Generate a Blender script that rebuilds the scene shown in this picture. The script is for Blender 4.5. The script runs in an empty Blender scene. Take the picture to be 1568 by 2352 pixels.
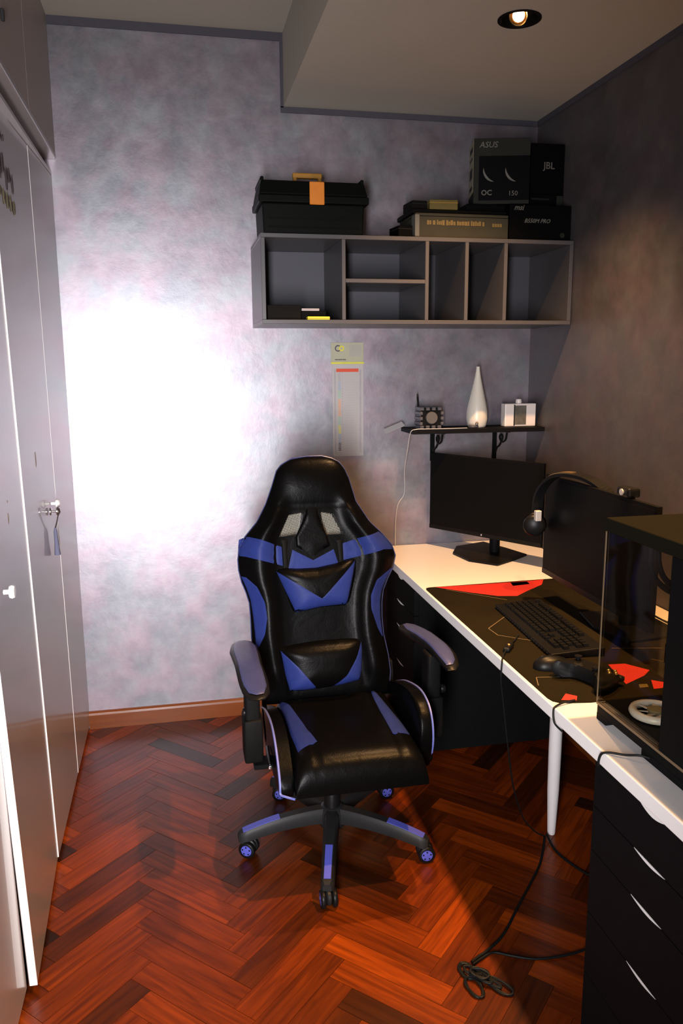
import bpy, bmesh, math, random
from mathutils import Vector, Matrix
random.seed(7)
PI = math.pi
sc = bpy.context.scene
C = bpy.context.collection

# ------------------------------------------------------------------ camera
def make_camera():
    yaw, pitch, roll, f = 0.2029, 0.1853, -0.0070, 1813.23
    fwd = Vector((math.sin(yaw)*math.cos(pitch), math.cos(yaw)*math.cos(pitch), -math.sin(pitch)))
    rt = Vector((math.cos(yaw), -math.sin(yaw), 0)); up = rt.cross(fwd)
    r2 = math.cos(roll)*rt + math.sin(roll)*up; u2 = -math.sin(roll)*rt + math.cos(roll)*up
    cd = bpy.data.cameras.new('camera'); cam = bpy.data.objects.new('camera', cd); C.objects.link(cam)
    m = Matrix((r2, u2, -fwd)).transposed().to_4x4(); m.translation = (0.4264, -3.3267, 1.5333)
    cam.matrix_world = m
    cd.sensor_fit = 'VERTICAL'; cd.sensor_height = 36.0; cd.sensor_width = 24.0; cd.lens = f/2352*36.0
    cd.clip_start = 0.02
    sc.camera = cam
make_camera()

# ------------------------------------------------------------------ exposure, world, lights
sc.view_settings.view_transform = 'Standard'; sc.view_settings.look = 'None'
sc.view_settings.exposure = 0.0; sc.view_settings.gamma = 1.0; sc.view_settings.use_curve_mapping = False
w = bpy.data.worlds.new('world'); sc.world = w; w.use_nodes = True
w.node_tree.nodes['Background'].inputs[0].default_value = (0.5, 0.45, 0.4, 1)
w.node_tree.nodes['Background'].inputs[1].default_value = 0.01

def spot(name, loc, to, power, color, angle, blend, radius):
    ld = bpy.data.lights.new(name, 'SPOT'); ld.energy = power; ld.color = color
    ld.spot_size = math.radians(angle); ld.spot_blend = blend; ld.shadow_soft_size = radius
    o = bpy.data.objects.new(name, ld); C.objects.link(o); o.location = loc
    o.rotation_euler = (Vector(to)-Vector(loc)).to_track_quat('-Z', 'Y').to_euler()
    return o
# the cool hand lamp beside the camera, a tall narrow light
def area(name, loc, to, power, color, sx, sy, spread):
    ld = bpy.data.lights.new(name, 'AREA'); ld.energy = power; ld.color = color; ld.shape = 'RECTANGLE'
    ld.size = sx; ld.size_y = sy; ld.spread = math.radians(spread)
    o = bpy.data.objects.new(name, ld); C.objects.link(o); o.location = loc
    o.rotation_euler = (Vector(to)-Vector(loc)).to_track_quat('-Z', 'Y').to_euler()
area('hand_light', (0.21, -3.45, 1.15), (0.30, 0.0, 0.90), 45.0, (1.0, 0.965, 0.985), 0.22, 1.05, 98)
# recessed ceiling spotlight (bulb modelled below); a second one of the row sits behind the camera's view
LAMP = (1.465, -0.932, 2.5305)
spot('spotlight_beam', (LAMP[0]+0.01, LAMP[1], LAMP[2]-0.004), (1.46, -0.62, 0.7), 285.0, (1.0, 0.55, 0.24), 98, 1.0, 0.02)
spot('spotlight_beam', (1.51, -1.83, 2.52), (1.25, -1.86, 0), 310.0, (1.0, 0.52, 0.18), 84, 0.9, 0.02)

# ------------------------------------------------------------------ helpers
def tag(o, label=None, cat=None, group=None, kind=None):
    if label: o['label'] = label
    if cat: o['category'] = cat
    if group: o['group'] = group
    if kind: o['kind'] = kind
    return o
def thing(name, label, cat, loc=(0, 0, 0), group=None):
    o = bpy.data.objects.new(name, None); C.objects.link(o); o.location = loc
    o.empty_display_size = 0.05
    return tag(o, label, cat, group)
def origin_of(o):
    v = Vector((0, 0, 0))
    while o is not None:
        v += Vector(o.location); o = o.parent
    return v
def obj(name, bm, mat, parent=None, smooth=False, sharp=None):
    """bm is in world coordinates; the object takes its place under its parent"""
    me = bpy.data.meshes.new(name)
    off = origin_of(parent) if parent else Vector((0, 0, 0))
    bmesh.ops.recalc_face_normals(bm, faces=bm.faces[:])
    if not parent:
        xs = [v.co for v in bm.verts]
        off = Vector((sum(v.x for v in xs)/len(xs), sum(v.y for v in xs)/len(xs), min(v.z for v in xs)))
    bmesh.ops.translate(bm, verts=bm.verts[:], vec=-off)
    if smooth:
        for f in bm.faces: f.smooth = True
        a = math.radians(sharp or 50)
        for e in bm.edges:
            if len(e.link_faces) == 2 and e.calc_face_angle(0) > a: e.smooth = False
    bm.to_mesh(me); bm.free()
    if mat: me.materials.append(mat)
    o = bpy.data.objects.new(name, me); C.objects.link(o)
    if parent: o.parent = parent
    else: o.location = off
    return o
def new(): return bmesh.new()
def add_box(bm, lo, hi, rot=None, piv=None, bev=0.0, seg=1):
    lo = Vector(lo); hi = Vector(hi); c = (lo+hi)/2; s = hi-lo
    r = bmesh.ops.create_cube(bm, size=1.0); vs = r['verts']
    for v in vs: v.co = Vector((v.co.x*s.x, v.co.y*s.y, v.co.z*s.z))+c
    if bev > 0:
        es = list({e for v in vs for e in v.link_edges})
        rr = bmesh.ops.bevel(bm, geom=es, offset=bev, segments=seg, profile=0.5, affect='EDGES')
        vs = list({v for f in rr['faces'] for v in f.verts} | {v for v in vs if v.is_valid})
    if rot:
        p = Vector(piv) if piv else c
        bmesh.ops.transform(bm, matrix=Matrix.Translation(p) @ rot @ Matrix.Translation(-p), verts=vs)
    return vs
def box(lo, hi, **k):
    bm = new(); add_box(bm, lo, hi, **k); return bm
def rz(deg): return Matrix.Rotation(math.radians(deg), 4, 'Z')
def add_tube(bm, pts, r, n=8, caps=True, rads=None):
    pts = [Vector(p) for p in pts]; rings = []; prev = None
    for i, p in enumerate(pts):
        t = (pts[min(i+1, len(pts)-1)]-pts[max(i-1, 0)])
        if t.length < 1e-9: t = Vector((0, 0, 1))
        t.normalize()
        if prev is None:
            a = Vector((0, 0, 1)) if abs(t.z) < 0.9 else Vector((1, 0, 0))
            x = t.cross(a).normalized()
        else:
            x = (prev-t*prev.dot(t)).normalized()
        prev = x; y = t.cross(x); rr = rads[i] if rads else r
        rings.append([bm.verts.new(p+(x*math.cos(2*PI*k/n)+y*math.sin(2*PI*k/n))*rr) for k in range(n)])
    for a, b in zip(rings, rings[1:]):
        for k in range(n): bm.faces.new((a[k], a[(k+1) % n], b[(k+1) % n], b[k]))
    if caps:
        bm.faces.new(rings[0][::-1]); bm.faces.new(rings[-1])
def tube(pts, r, n=8, **k):
    bm = new(); add_tube(bm, pts, r, n, **k); return bm
def spline(pts, k=8):
    """Catmull-Rom through the points"""
    P = [Vector(p) for p in pts]; out = []
    for i in range(len(P)-1):
        a = P[max(i-1, 0)]; b = P[i]; c = P[i+1]; d = P[min(i+2, len(P)-1)]
        for j in range(k):
            t = j/k
            out.append(0.5*((2*b)+(c-a)*t+(2*a-5*b+4*c-d)*t*t+(3*b-a-3*c+d)*t**3))
    out.append(P[-1]); return out
def add_lathe(bm, prof, c, axis='Z', n=24, mat=None, cap=True):
    """prof: list of (radius, height) along the axis"""
    rings = []
    for r, h in prof:
        ring = []
        for k in range(n):
            a = 2*PI*k/n
            v = Vector((r*math.cos(a), r*math.sin(a), h))
            if axis == 'X': v = Vector((v.z, v.x, v.y))
            if axis == 'Y': v = Vector((v.x, v.z, v.y))
            if mat: v = mat @ v
            ring.append(bm.verts.new(v+Vector(c)))
        rings.append(ring)
    for a, b in zip(rings, rings[1:]):
        for k in range(n): bm.faces.new((a[k], a[(k+1) % n], b[(k+1) % n], b[k]))
    if cap and prof[0][0] > 1e-6: bm.faces.new(rings[0][::-1])
    if cap and prof[-1][0] > 1e-6: bm.faces.new(rings[-1])
    bmesh.ops.remove_doubles(bm, verts=bm.verts[:], dist=1e-6)
def lathe(prof, c, **k):
    bm = new(); add_lathe(bm, prof, c, **k); return bm
def add_prism(bm, poly, axis, a, b):
    """poly in the plane across `axis`, extruded from a to b"""
    def P(u, v, t): return {'X': (t, u, v), 'Y': (u, t, v), 'Z': (u, v, t)}[axis]
    A = [bm.verts.new(P(u, v, a)) for u, v in poly]; B = [bm.verts.new(P(u, v, b)) for u, v in poly]
    n = len(poly)
    bm.faces.new(A); bm.faces.new(B[::-1])
    for i in range(n): bm.faces.new((A[i], A[(i+1) % n], B[(i+1) % n], B[i]))
    return A+B
def prism(poly, axis, a, b, bev=0, seg=2):
    bm = new(); add_prism(bm, poly, axis, a, b)
    if bev: bmesh.ops.bevel(bm, geom=bm.edges[:], offset=bev, segments=seg, affect='EDGES', profile=0.5)
    return bm
def text_obj(name, s, size, mat, parent, loc, xdir, ydir, depth=0.0006, shear=0.0, bold=0.0):
    cu = bpy.data.curves.new('lettering', 'FONT'); cu.body = s; cu.size = size; cu.extrude = depth
    cu.align_x = 'LEFT'; cu.align_y = 'BOTTOM'; cu.shear = shear; cu.offset = bold; cu.resolution_u = 2
    t = bpy.data.objects.new('lettering', cu); C.objects.link(t)
    dg = bpy.context.evaluated_depsgraph_get()
    me = bpy.data.meshes.new_from_object(t.evaluated_get(dg))
    bpy.data.objects.remove(t, do_unlink=True); bpy.data.curves.remove(cu)
    x = Vector(xdir).normalized(); y = Vector(ydir).normalized(); z = x.cross(y)
    m = Matrix((x, y, z)).transposed().to_4x4(); m.translation = Vector(loc)
    bm = new(); bm.from_mesh(me); bpy.data.meshes.remove(me)
    bmesh.ops.transform(bm, matrix=m, verts=bm.verts[:])
    return obj(name, bm, mat, parent)

# ------------------------------------------------------------------ materials
def nt(name):
    m = bpy.data.materials.new(name); m.use_nodes = True
    n = m.node_tree.nodes; return m, n, m.node_tree.links, n['Principled BSDF']
def mat(name, col, rough=0.5, metal=0.0, var=0.12, scale=30.0, bump=0.0, spec=0.5, coat=0.0, emit=None, es=0.0):
    """plain surface with a fine noise in tone, gloss and relief"""
    m, n, l, p = nt(name)
    tc = n.new('ShaderNodeTexCoord'); no = n.new('ShaderNodeTexNoise'); no.inputs['Scale'].default_value = scale
    no.inputs['Detail'].default_value = 4
    l.new(tc.outputs['Object'], no.inputs['Vector'])
    mx = n.new('ShaderNodeMix'); mx.data_type = 'RGBA'
    mx.inputs[6].default_value = (*[c*(1-var) for c in col], 1); mx.inputs[7].default_value = (*[min(1, c*(1+var)) for c in col], 1)
    l.new(no.outputs['Fac'], mx.inputs[0]); l.new(mx.outputs[2], p.inputs['Base Color'])
    p.inputs['Roughness'].default_value = rough; p.inputs['Metallic'].default_value = metal
    p.inputs['Specular IOR Level'].default_value = spec; p.inputs['Coat Weight'].default_value = coat
    if bump:
        b = n.new('ShaderNodeBump'); b.inputs['Strength'].default_value = bump; b.inputs['Distance'].default_value = 0.002
        l.new(no.outputs['Fac'], b.inputs['Height']); l.new(b.outputs[0], p.inputs['Normal'])
    if emit:
        p.inputs['Emission Color'].default_value = (*emit, 1); p.inputs['Emission Strength'].default_value = es
    return m
def stucco(name, a, b, metal, rough):
    m, n, l, p = nt(name)
    tc = n.new('ShaderNodeTexCoord')
    n1 = n.new('ShaderNodeTexNoise'); n1.inputs['Scale'].default_value = 8.5; n1.inputs['Detail'].default_value = 8; n1.inputs['Roughness'].default_value = 0.66; n1.inputs['Distortion'].default_value = 0.15
    n2 = n.new('ShaderNodeTexNoise'); n2.inputs['Scale'].default_value = 9; n2.inputs['Detail'].default_value = 6; n2.inputs['Distortion'].default_value = 0.2
    l.new(tc.outputs['Object'], n1.inputs['Vector']); l.new(tc.outputs['Object'], n2.inputs['Vector'])
    r = n.new('ShaderNodeValToRGB'); r.color_ramp.elements[0].position = 0.36; r.color_ramp.elements[1].position = 0.66
    r.color_ramp.elements[0].color = (*a, 1); r.color_ramp.elements[1].color = (*b, 1)
    l.new(n1.outputs['Fac'], r.inputs[0])
    tint = n.new('ShaderNodeValToRGB'); tint.color_ramp.elements[0].position = 0.4; tint.color_ramp.elements[1].position = 0.62
    tint.color_ramp.elements[0].color = (0.90, 0.97, 1.0, 1); tint.color_ramp.elements[1].color = (1.0, 0.90, 0.97, 1)
    l.new(n2.outputs['Fac'], tint.inputs[0])
    mu = n.new('ShaderNodeMix'); mu.data_type = 'RGBA'; mu.blend_type = 'MULTIPLY'; mu.inputs[0].default_value = 1
    l.new(r.outputs[0], mu.inputs[6]); l.new(tint.outputs[0], mu.inputs[7]); l.new(mu.outputs[2], p.inputs['Base Color'])
    rr = n.new('ShaderNodeMapRange'); rr.inputs['To Min'].default_value = rough-0.05; rr.inputs['To Max'].default_value = rough+0.09
    l.new(n1.outputs['Fac'], rr.inputs['Value']); l.new(rr.outputs[0], p.inputs['Roughness'])
    p.inputs['Metallic'].default_value = metal
    b_ = n.new('ShaderNodeBump'); b_.inputs['Strength'].default_value = 0.12; b_.inputs['Distance'].default_value = 0.01
    l.new(n1.outputs['Fac'], b_.inputs['Height']); l.new(b_.outputs[0], p.inputs['Normal'])
    return m
def parquet(name):
    m, n, l, p = nt(name)
    oi = n.new('ShaderNodeObjectInfo'); ge = n.new('ShaderNodeNewGeometry'); tc = n.new('ShaderNodeTexCoord')
    add = n.new('ShaderNodeMath'); add.operation = 'ADD'; l.new(oi.outputs['Random'], add.inputs[0]); l.new(ge.outputs['Random Per Island'], add.inputs[1])
    fr = n.new('ShaderNodeMath'); fr.operation = 'FRACT'; l.new(add.outputs[0], fr.inputs[0])
    ramp = n.new('ShaderNodeValToRGB'); cr = ramp.color_ramp
    cols = [(0.0, (0.014, 0.0035, 0.0004)), (0.12, (0.055, 0.010, 0.0006)), (0.4, (0.105, 0.016, 0.0007)), (0.8, (0.145, 0.022, 0.0009)), (1.0, (0.24, 0.038, 0.0012))]
    cr.elements[0].position, cr.elements[0].color = 0, (*cols[0][1], 1); cr.elements[1].position, cr.elements[1].color = 1, (*cols[-1][1], 1)
    for pos, c in cols[1:-1]:
        e = cr.elements.new(pos); e.color = (*c, 1)
    l.new(fr.outputs[0], ramp.inputs[0])
    # grain stretched along the plank: UV x runs along it
    uv = n.new('ShaderNodeUVMap'); mp = n.new('ShaderNodeMapping'); mp.inputs['Scale'].default_value = (5, 70, 1)
    l.new(uv.outputs[0], mp.inputs['Vector'])
    no = n.new('ShaderNodeTexNoise'); no.inputs['Scale'].default_value = 1.0; no.inputs['Detail'].default_value = 6; no.inputs['Distortion'].default_value = 0.6
    l.new(mp.outputs[0], no.inputs['Vector'])
    g = n.new('ShaderNodeValToRGB'); g.color_ramp.elements[0].position = 0.3; g.color_ramp.elements[1].position = 0.7
    g.color_ramp.elements[0].color = (0.45, 0.42, 0.4, 1); g.color_ramp.elements[1].color = (1.15, 1.15, 1.1, 1)
    l.new(no.outputs['Fac'], g.inputs[0])
    mu = n.new('ShaderNodeMix'); mu.data_type = 'RGBA'; mu.blend_type = 'MULTIPLY'; mu.inputs[0].default_value = 1
    l.new(ramp.outputs[0], mu.inputs[6]); l.new(g.outputs[0], mu.inputs[7]); l.new(mu.outputs[2], p.inputs['Base Color'])
    p.inputs['Roughness'].default_value = 0.36; p.inputs['Specular IOR Level'].default_value = 0.2
    p.inputs['Coat Weight'].default_value = 0.16; p.inputs['Coat Roughness'].default_value = 0.2
    return m
def wood(name, a, b):
    m, n, l, p = nt(name)
    tc = n.new('ShaderNodeTexCoord'); mp = n.new('ShaderNodeMapping'); mp.inputs['Scale'].default_value = (3, 40, 40)
    l.new(tc.outputs['Object'], mp.inputs['Vector'])
    no = n.new('ShaderNodeTexNoise'); no.inputs['Scale'].default_value = 1.5; no.inputs['Detail'].default_value = 6
    l.new(mp.outputs[0], no.inputs['Vector'])
    r = n.new('ShaderNodeValToRGB'); r.color_ramp.elements[0].color = (*a, 1); r.color_ramp.elements[1].color = (*b, 1)
    l.new(no.outputs['Fac'], r.inputs[0]); l.new(r.outputs[0], p.inputs['Base Color'])
    p.inputs['Roughness'].default_value = 0.35; p.inputs['Specular IOR Level'].default_value = 0.25; p.inputs['Coat Weight'].default_value = 0.12; p.inputs['Coat Roughness'].default_value = 0.2
    return m
def leather(name, col, rough=0.36, spec=0.5):
    m, n, l, p = nt(name)
    tc = n.new('ShaderNodeTexCoord')
    vo = n.new('ShaderNodeTexVoronoi'); vo.inputs['Scale'].default_value = 260
    no = n.new('ShaderNodeTexNoise'); no.inputs['Scale'].default_value = 16; no.inputs['Detail'].default_value = 5; no.inputs['Distortion'].default_value = 1.5
    l.new(tc.outputs['Object'], vo.inputs['Vector']); l.new(tc.outputs['Object'], no.inputs['Vector'])
    b1 = n.new('ShaderNodeBump'); b1.inputs['Strength'].default_value = 0.12; b1.inputs['Distance'].default_value = 0.001
    b2 = n.new('ShaderNodeBump'); b2.inputs['Strength'].default_value = 0.13; b2.inputs['Distance'].default_value = 0.008
    l.new(vo.outputs['Distance'], b1.inputs['Height']); l.new(no.outputs['Fac'], b2.inputs['Height'])
    l.new(b1.outputs[0], b2.inputs['Normal']); l.new(b2.outputs[0], p.inputs['Normal'])
    mx = n.new('ShaderNodeMix'); mx.data_type = 'RGBA'
    mx.inputs[6].default_value = (*[c*0.8 for c in col], 1); mx.inputs[7].default_value = (*[c*1.2 for c in col], 1)
    l.new(no.outputs['Fac'], mx.inputs[0]); l.new(mx.outputs[2], p.inputs['Base Color'])
    p.inputs['Roughness'].default_value = rough; p.inputs['Specular IOR Level'].default_value = spec
    return m
def smoked_glass(name, tint=0.86):
    m, n, l, p = nt(name); n.remove(p)
    out = n['Material Output']; tr = n.new('ShaderNodeBsdfTransparent'); gl = n.new('ShaderNodeBsdfGlossy')
    gl.inputs['Roughness'].default_value = 0.02; tr.inputs[0].default_value = (tint, tint*0.97, tint*0.9, 1)
    no = n.new('ShaderNodeTexNoise'); no.inputs['Scale'].default_value = 3
    lw = n.new('ShaderNodeLayerWeight'); pw = n.new('ShaderNodeMath'); pw.operation = 'POWER'; pw.inputs[1].default_value = 4.0
    l.new(lw.outputs['Facing'], pw.inputs[0]); fr = n.new('ShaderNodeMath'); fr.operation = 'MULTIPLY_ADD'; fr.inputs[1].default_value = 0.4; fr.inputs[2].default_value = 0.015
    l.new(pw.outputs[0], fr.inputs[0])
    mr = n.new('ShaderNodeMapRange'); mr.inputs['To Min'].default_value = 0.03; mr.inputs['To Max'].default_value = 0.05
    l.new(no.outputs['Fac'], mr.inputs['Value']); l.new(mr.outputs[0], gl.inputs['Roughness'])
    mx = n.new('ShaderNodeMixShader'); l.new(fr.outputs[0], mx.inputs[0]); l.new(tr.outputs[0], mx.inputs[1]); l.new(gl.outputs[0], mx.inputs[2])
    l.new(mx.outputs[0], out.inputs['Surface']); return m

M = dict(
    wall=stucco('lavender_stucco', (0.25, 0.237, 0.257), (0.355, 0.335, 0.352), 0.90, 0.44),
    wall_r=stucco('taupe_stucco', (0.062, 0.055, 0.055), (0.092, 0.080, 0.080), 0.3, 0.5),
    ceil=mat('ceiling_paint', (0.34, 0.305, 0.255), 0.9, var=0.04, scale=60, bump=0.1),
    trimd=mat('dark_trim_paint', (0.045, 0.042, 0.055), 0.7, var=0.1),
    parquet=parquet('herringbone_parquet'), grout=mat('floor_bed', (0.03, 0.012, 0.006), 0.7),
    base=wood('baseboard_wood', (0.10, 0.024, 0.004), (0.19, 0.05, 0.009)),
    lacquer=mat('grey_lacquer', (0.285, 0.245, 0.235), 0.30, var=0.06, scale=3, spec=0.7, coat=0.35),
    lacq_up=mat('upper_lacquer', (0.38, 0.33, 0.31), 0.45, var=0.05, scale=3),
    edge=mat('lit_door_edge', (0.85, 0.82, 0.80), 0.35, var=0.03),
    dark=mat('dark_gap', (0.015, 0.014, 0.014), 0.8),
    chrome=mat('chrome', (0.75, 0.73, 0.72), 0.18, metal=1.0, var=0.04),
    knob=mat('white_knob', (0.85, 0.82, 0.78), 0.25, var=0.03),
    tassel=mat('blue_grey_tassel', (0.10, 0.10, 0.16), 0.8, scale=120, bump=0.4),
    residue=mat('brown_mark', (0.20, 0.13, 0.10), 0.7, var=0.3, scale=90),
    decal=mat('brown_decal', (0.07, 0.055, 0.06), 0.7, var=0.4, scale=60),
    decaly=mat('olive_decal', (0.22, 0.19, 0.10), 0.7, var=0.5, scale=60),
    shelfm=mat('pale_grey_laminate', (0.058, 0.056, 0.060), 0.38, var=0.05, scale=8, spec=0.7),
    shelfb=mat('back_panel_laminate', (0.050, 0.050, 0.062), 0.6, var=0.04, scale=8),
    desk=mat('white_laminate', (0.80, 0.78, 0.77), 0.28, var=0.03, scale=6),
    legw=mat('white_powder_coat', (0.68, 0.66, 0.66), 0.4, var=0.03),
    blackwood=mat('black_brown_laminate', (0.0045, 0.0045, 0.005), 0.65, var=0.2, scale=40, spec=0.08),
    slot=mat('pale_slot_lining', (0.75, 0.75, 0.74), 0.45, var=0.05),
    blackp=mat('black_plastic', (0.005, 0.005, 0.005), 0.38, var=0.2, scale=50, spec=0.15),
    blackm=mat('matt_black_plastic', (0.004, 0.004, 0.004), 0.6, var=0.2, scale=80, bump=0.1, spec=0.06),
    greyp=mat('grey_black_plastic', (0.013, 0.013, 0.013), 0.42, var=0.15, scale=50, spec=0.15),
    screen=mat('switched_off_screen', (0.003, 0.003, 0.003), 0.55, var=0.1, scale=3, spec=0.08),
    cable=mat('black_cable', (0.005, 0.006, 0.006), 0.5, var=0.1, spec=0.15),
    wcable=mat('white_cable', (0.5, 0.48, 0.46), 0.5, var=0.1),
    leather=leather('black_leather', (0.0015, 0.0015, 0.0015), 0.34, 0.06), 
    blue=leather('blue_leather', (0.015, 0.025, 0.120), 0.45, 0.06),
    piping=leather('blue_piping', (0.11, 0.13, 0.36), 0.4),
    bluep=mat('blue_plastic', (0.075, 0.085, 0.42), 0.4, var=0.1),
    armblue=leather('grey_blue_pad', (0.030, 0.038, 0.115), 0.42),
    meshm=mat('grey_mesh_fabric', (0.30, 0.29, 0.24), 0.7, var=0.2, scale=200),
    toolbox=mat('toolbox_black', (0.003, 0.0035, 0.003), 0.5, var=0.2, scale=60, bump=0.1, spec=0.06),
    orange=mat('orange_plastic', (0.55, 0.17, 0.015), 0.4, var=0.08),
    ochre=mat('ochre_handle', (0.32, 0.15, 0.015), 0.45, var=0.15),
    mat_=mat('mouse_mat_cloth', (0.010, 0.0075, 0.0032), 0.7, var=0.45, scale=7, bump=0.1, spec=0.05),
    red=mat('red_print', (0.42, 0.012, 0.006), 0.6, var=0.15, scale=20),
    matline=mat('ochre_line_print', (0.13, 0.095, 0.045), 0.7, var=0.2),
    paper=mat('white_paper', (0.40, 0.38, 0.375), 0.8, var=0.03),
    papery=mat('yellowish_paper', (0.36, 0.355, 0.26), 0.8, var=0.04),
    pred=mat('red_ink', (0.55, 0.07, 0.03), 0.7, var=0.1), pgrey=mat('grey_ink', (0.33, 0.31, 0.33), 0.8),
    pyel=mat('yellow_ink', (0.58, 0.55, 0.06), 0.8), pdark=mat('dark_ink', (0.06, 0.05, 0.07), 0.8),
    pgreen=mat('green_ink', (0.25, 0.42, 0.30), 0.8), porange=mat('orange_ink', (0.65, 0.30, 0.14), 0.8), pblue=mat('blue_ink', (0.25, 0.33, 0.45), 0.8),
    vase=mat('cream_ceramic', (0.62, 0.58, 0.50), 0.35, var=0.04, scale=10),
    cream=mat('cream_plastic', (0.70, 0.64, 0.60), 0.4, var=0.04),
    photo=mat('dim_picture', (0.10, 0.09, 0.07), 0.3, var=0.6, scale=60),
    cube_g=mat('grey_blocks', (0.06, 0.06, 0.07), 0.5, var=0.2), dial=mat('silver_dial', (0.16, 0.155, 0.15), 0.3, metal=0.5),
    card_b=mat('black_card', (0.0015, 0.0015, 0.0015), 0.55, var=0.2, scale=30, spec=0.06), card_g=mat('grey_card', (0.016, 0.017, 0.014), 0.6, var=0.15, scale=20, spec=0.08),
    card_pale=mat('khaki_card', (0.035, 0.033, 0.022), 0.65, var=0.15, scale=30, spec=0.1), card_y=mat('mustard_card', (0.09, 0.065, 0.008), 0.6, var=0.15, scale=40),
    card_sm=mat('beige_side_card', (0.20, 0.18, 0.11), 0.6, var=0.12), inkpale=mat('pale_print', (0.09, 0.088, 0.075), 0.6), inkyel=mat('amber_print', (0.13, 0.085, 0.02), 0.6),
    yellow=mat('bright_yellow_card', (0.75, 0.68, 0.03), 0.5, var=0.05), brownc=mat('dark_brown_card', (0.006, 0.005, 0.004), 0.6, spec=0.06),
    glass=smoked_glass('smoked_glass'), casem=mat('case_steel', (0.007, 0.0065, 0.0035), 0.5, var=0.15, scale=90, bump=0.1, spec=0.06),
    copper=mat('bronze_edge_metal', (0.20, 0.14, 0.08), 0.4, metal=0.4), white_t=mat('frosted_white', (0.55, 0.55, 0.56), 0.35, var=0.1, scale=40),
    gold=mat('bronze_metal', (0.55, 0.36, 0.14), 0.3, metal=0.9), steel=mat('pale_steel', (0.85, 0.80, 0.74), 0.4, metal=0.7),
    bulb=mat('lit_bulb', (1, 1, 1), 0.5, emit=(1.0, 0.82, 0.58), es=14.0), bulb_rim=mat('warm_reflector', (0.8, 0.5, 0.2), 0.2, metal=1.0),
    lampb=mat('lamp_housing', (0.004, 0.0035, 0.003), 0.6, spec=0.1),
)

# ------------------------------------------------------------------ the room
W, HH, HL, BX, YB = 1.967, 2.796, 2.5305, 0.889, -4.3
def struct(name, bm, m, parent=None, smooth=False):
    o = obj(name, bm, m, parent, smooth)
    if not parent: o['kind'] = 'structure'
    return o
struct('wall_back', box((-0.66, 0.0, -0.05), (W+0.1, 0.1, HH+0.1)), M['wall'])
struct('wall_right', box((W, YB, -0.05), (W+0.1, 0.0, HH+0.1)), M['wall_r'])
struct('wall_left', box((-0.76, YB, -0.05), (-0.66, 0.1, HH+0.1)), M['wall'])
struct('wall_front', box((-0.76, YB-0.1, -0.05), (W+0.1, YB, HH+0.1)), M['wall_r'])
# stepped ceiling: high field on the left, dropped field on the right with a round hole for the spotlight
bm = new()
def quad(bm, *pts): return bm.faces.new([bm.verts.new(p) for p in pts])
quad(bm, (-0.66, YB, HH), (-0.66, 0, HH), (BX, 0, HH), (BX, YB, HH))
quad(bm, (BX, YB, HH), (BX, 0, HH), (BX, 0, HL), (BX, YB, HL))
HR = 0.058
cx, cy = LAMP[0], LAMP[1]
angs = sorted([2*PI*k/32 for k in range(32)] + [math.atan2(y-cy, x-cx) % (2*PI) for x in (BX, W) for y in (YB, 0)])
inn, out = [], []
for a in angs:
    dx, dy = math.cos(a), math.sin(a)
    ts = []
    if dx > 1e-9: ts.append((W-cx)/dx)
    if dx < -1e-9: ts.append((BX-cx)/dx)
    if dy > 1e-9: ts.append((0-cy)/dy)
    if dy < -1e-9: ts.append((YB-cy)/dy)
    t = min(ts)
    inn.append(bm.verts.new((cx+dx*HR, cy+dy*HR, HL))); out.append(bm.verts.new((cx+dx*t, cy+dy*t, HL)))
for i in range(len(angs)):
    j = (i+1) % len(angs); bm.faces.new((inn[i], inn[j], out[j], out[i]))
quad(bm, (-0.66, YB, HH+0.1), (-0.66, 0, HH+0.1), (W, 0, HH+0.1), (W, YB, HH+0.1))
struct('ceiling', bm, M['ceil'])

# dark painted borders where the walls meet the ceilings
struct('trim_1', box((0.02, -0.006, HH-0.030), (BX, 0.0, HH)), M['trimd'])
struct('trim_2', box((BX-0.012, -0.006, HL-0.004), (BX, 0.0, HH-0.030)), M['trimd'])
struct('trim_3', box((BX-0.012, -0.006, HL-0.022), (W, 0.0, HL)), M['trimd'])
struct('trim_4', box((W-0.006, YB, HL-0.022), (W, -0.006, HL)), M['trimd'])

# floor: herringbone planks laid at 45 degrees, each its own object
fl = struct('floor', box((-0.66, YB, -0.05), (W, 0, -0.004)), M['grout'])
PL, PWD = 0.35, 0.07
def clip(poly, ax, val, keep_less):
    out = []
    for i in range(len(poly)):
        a, b = poly[i], poly[(i+1) % len(poly)]
        ina = (a[ax] <= val) if keep_less else (a[ax] >= val); inb = (b[ax] <= val) if keep_less else (b[ax] >= val)
        if ina: out.append(a)
        if ina != inb:
            t = (val-a[ax])/(b[ax]-a[ax]); out.append(tuple(a[k]+t*(b[k]-a[k]) for k in range(len(a))))
    return out
def plank_poly(c, ang):
    """corners with uv: x, y, u, v"""
    ca, sa = math.cos(ang), math.sin(ang); g = 0.0006; r = []
    ou = random.random()*9
    for sx, sy in ((-1, -1), (1, -1), (1, 1), (-1, 1)):
        x, y = sx*(PL/2-g), sy*(PWD/2-g)
        r.append((c[0]+x*ca-y*sa, c[1]+x*sa+y*ca, x+ou, y+ou))
    return r
def add_plank(bm, poly, dz):
    uvl = bm.loops.layers.uv.verify()
    top = [bm.verts.new((p[0], p[1], dz)) for p in poly]; bot = [bm.verts.new((p[0], p[1], -0.006)) for p in poly]
    n = len(poly); uvs = [(p[2], p[3]) for p in poly]
    fs = [(bm.faces.new(top), uvs)]
    for i in range(n):
        j = (i+1) % n; fs.append((bm.faces.new((bot[i], bot[j], top[j], top[i])), [uvs[i], uvs[j], uvs[j], uvs[i]]))
    for f, us in fs:
        for lp, u in zip(f.loops, us): lp[uvl].uv = u
planks = []; S45 = math.sqrt(0.5)
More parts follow.
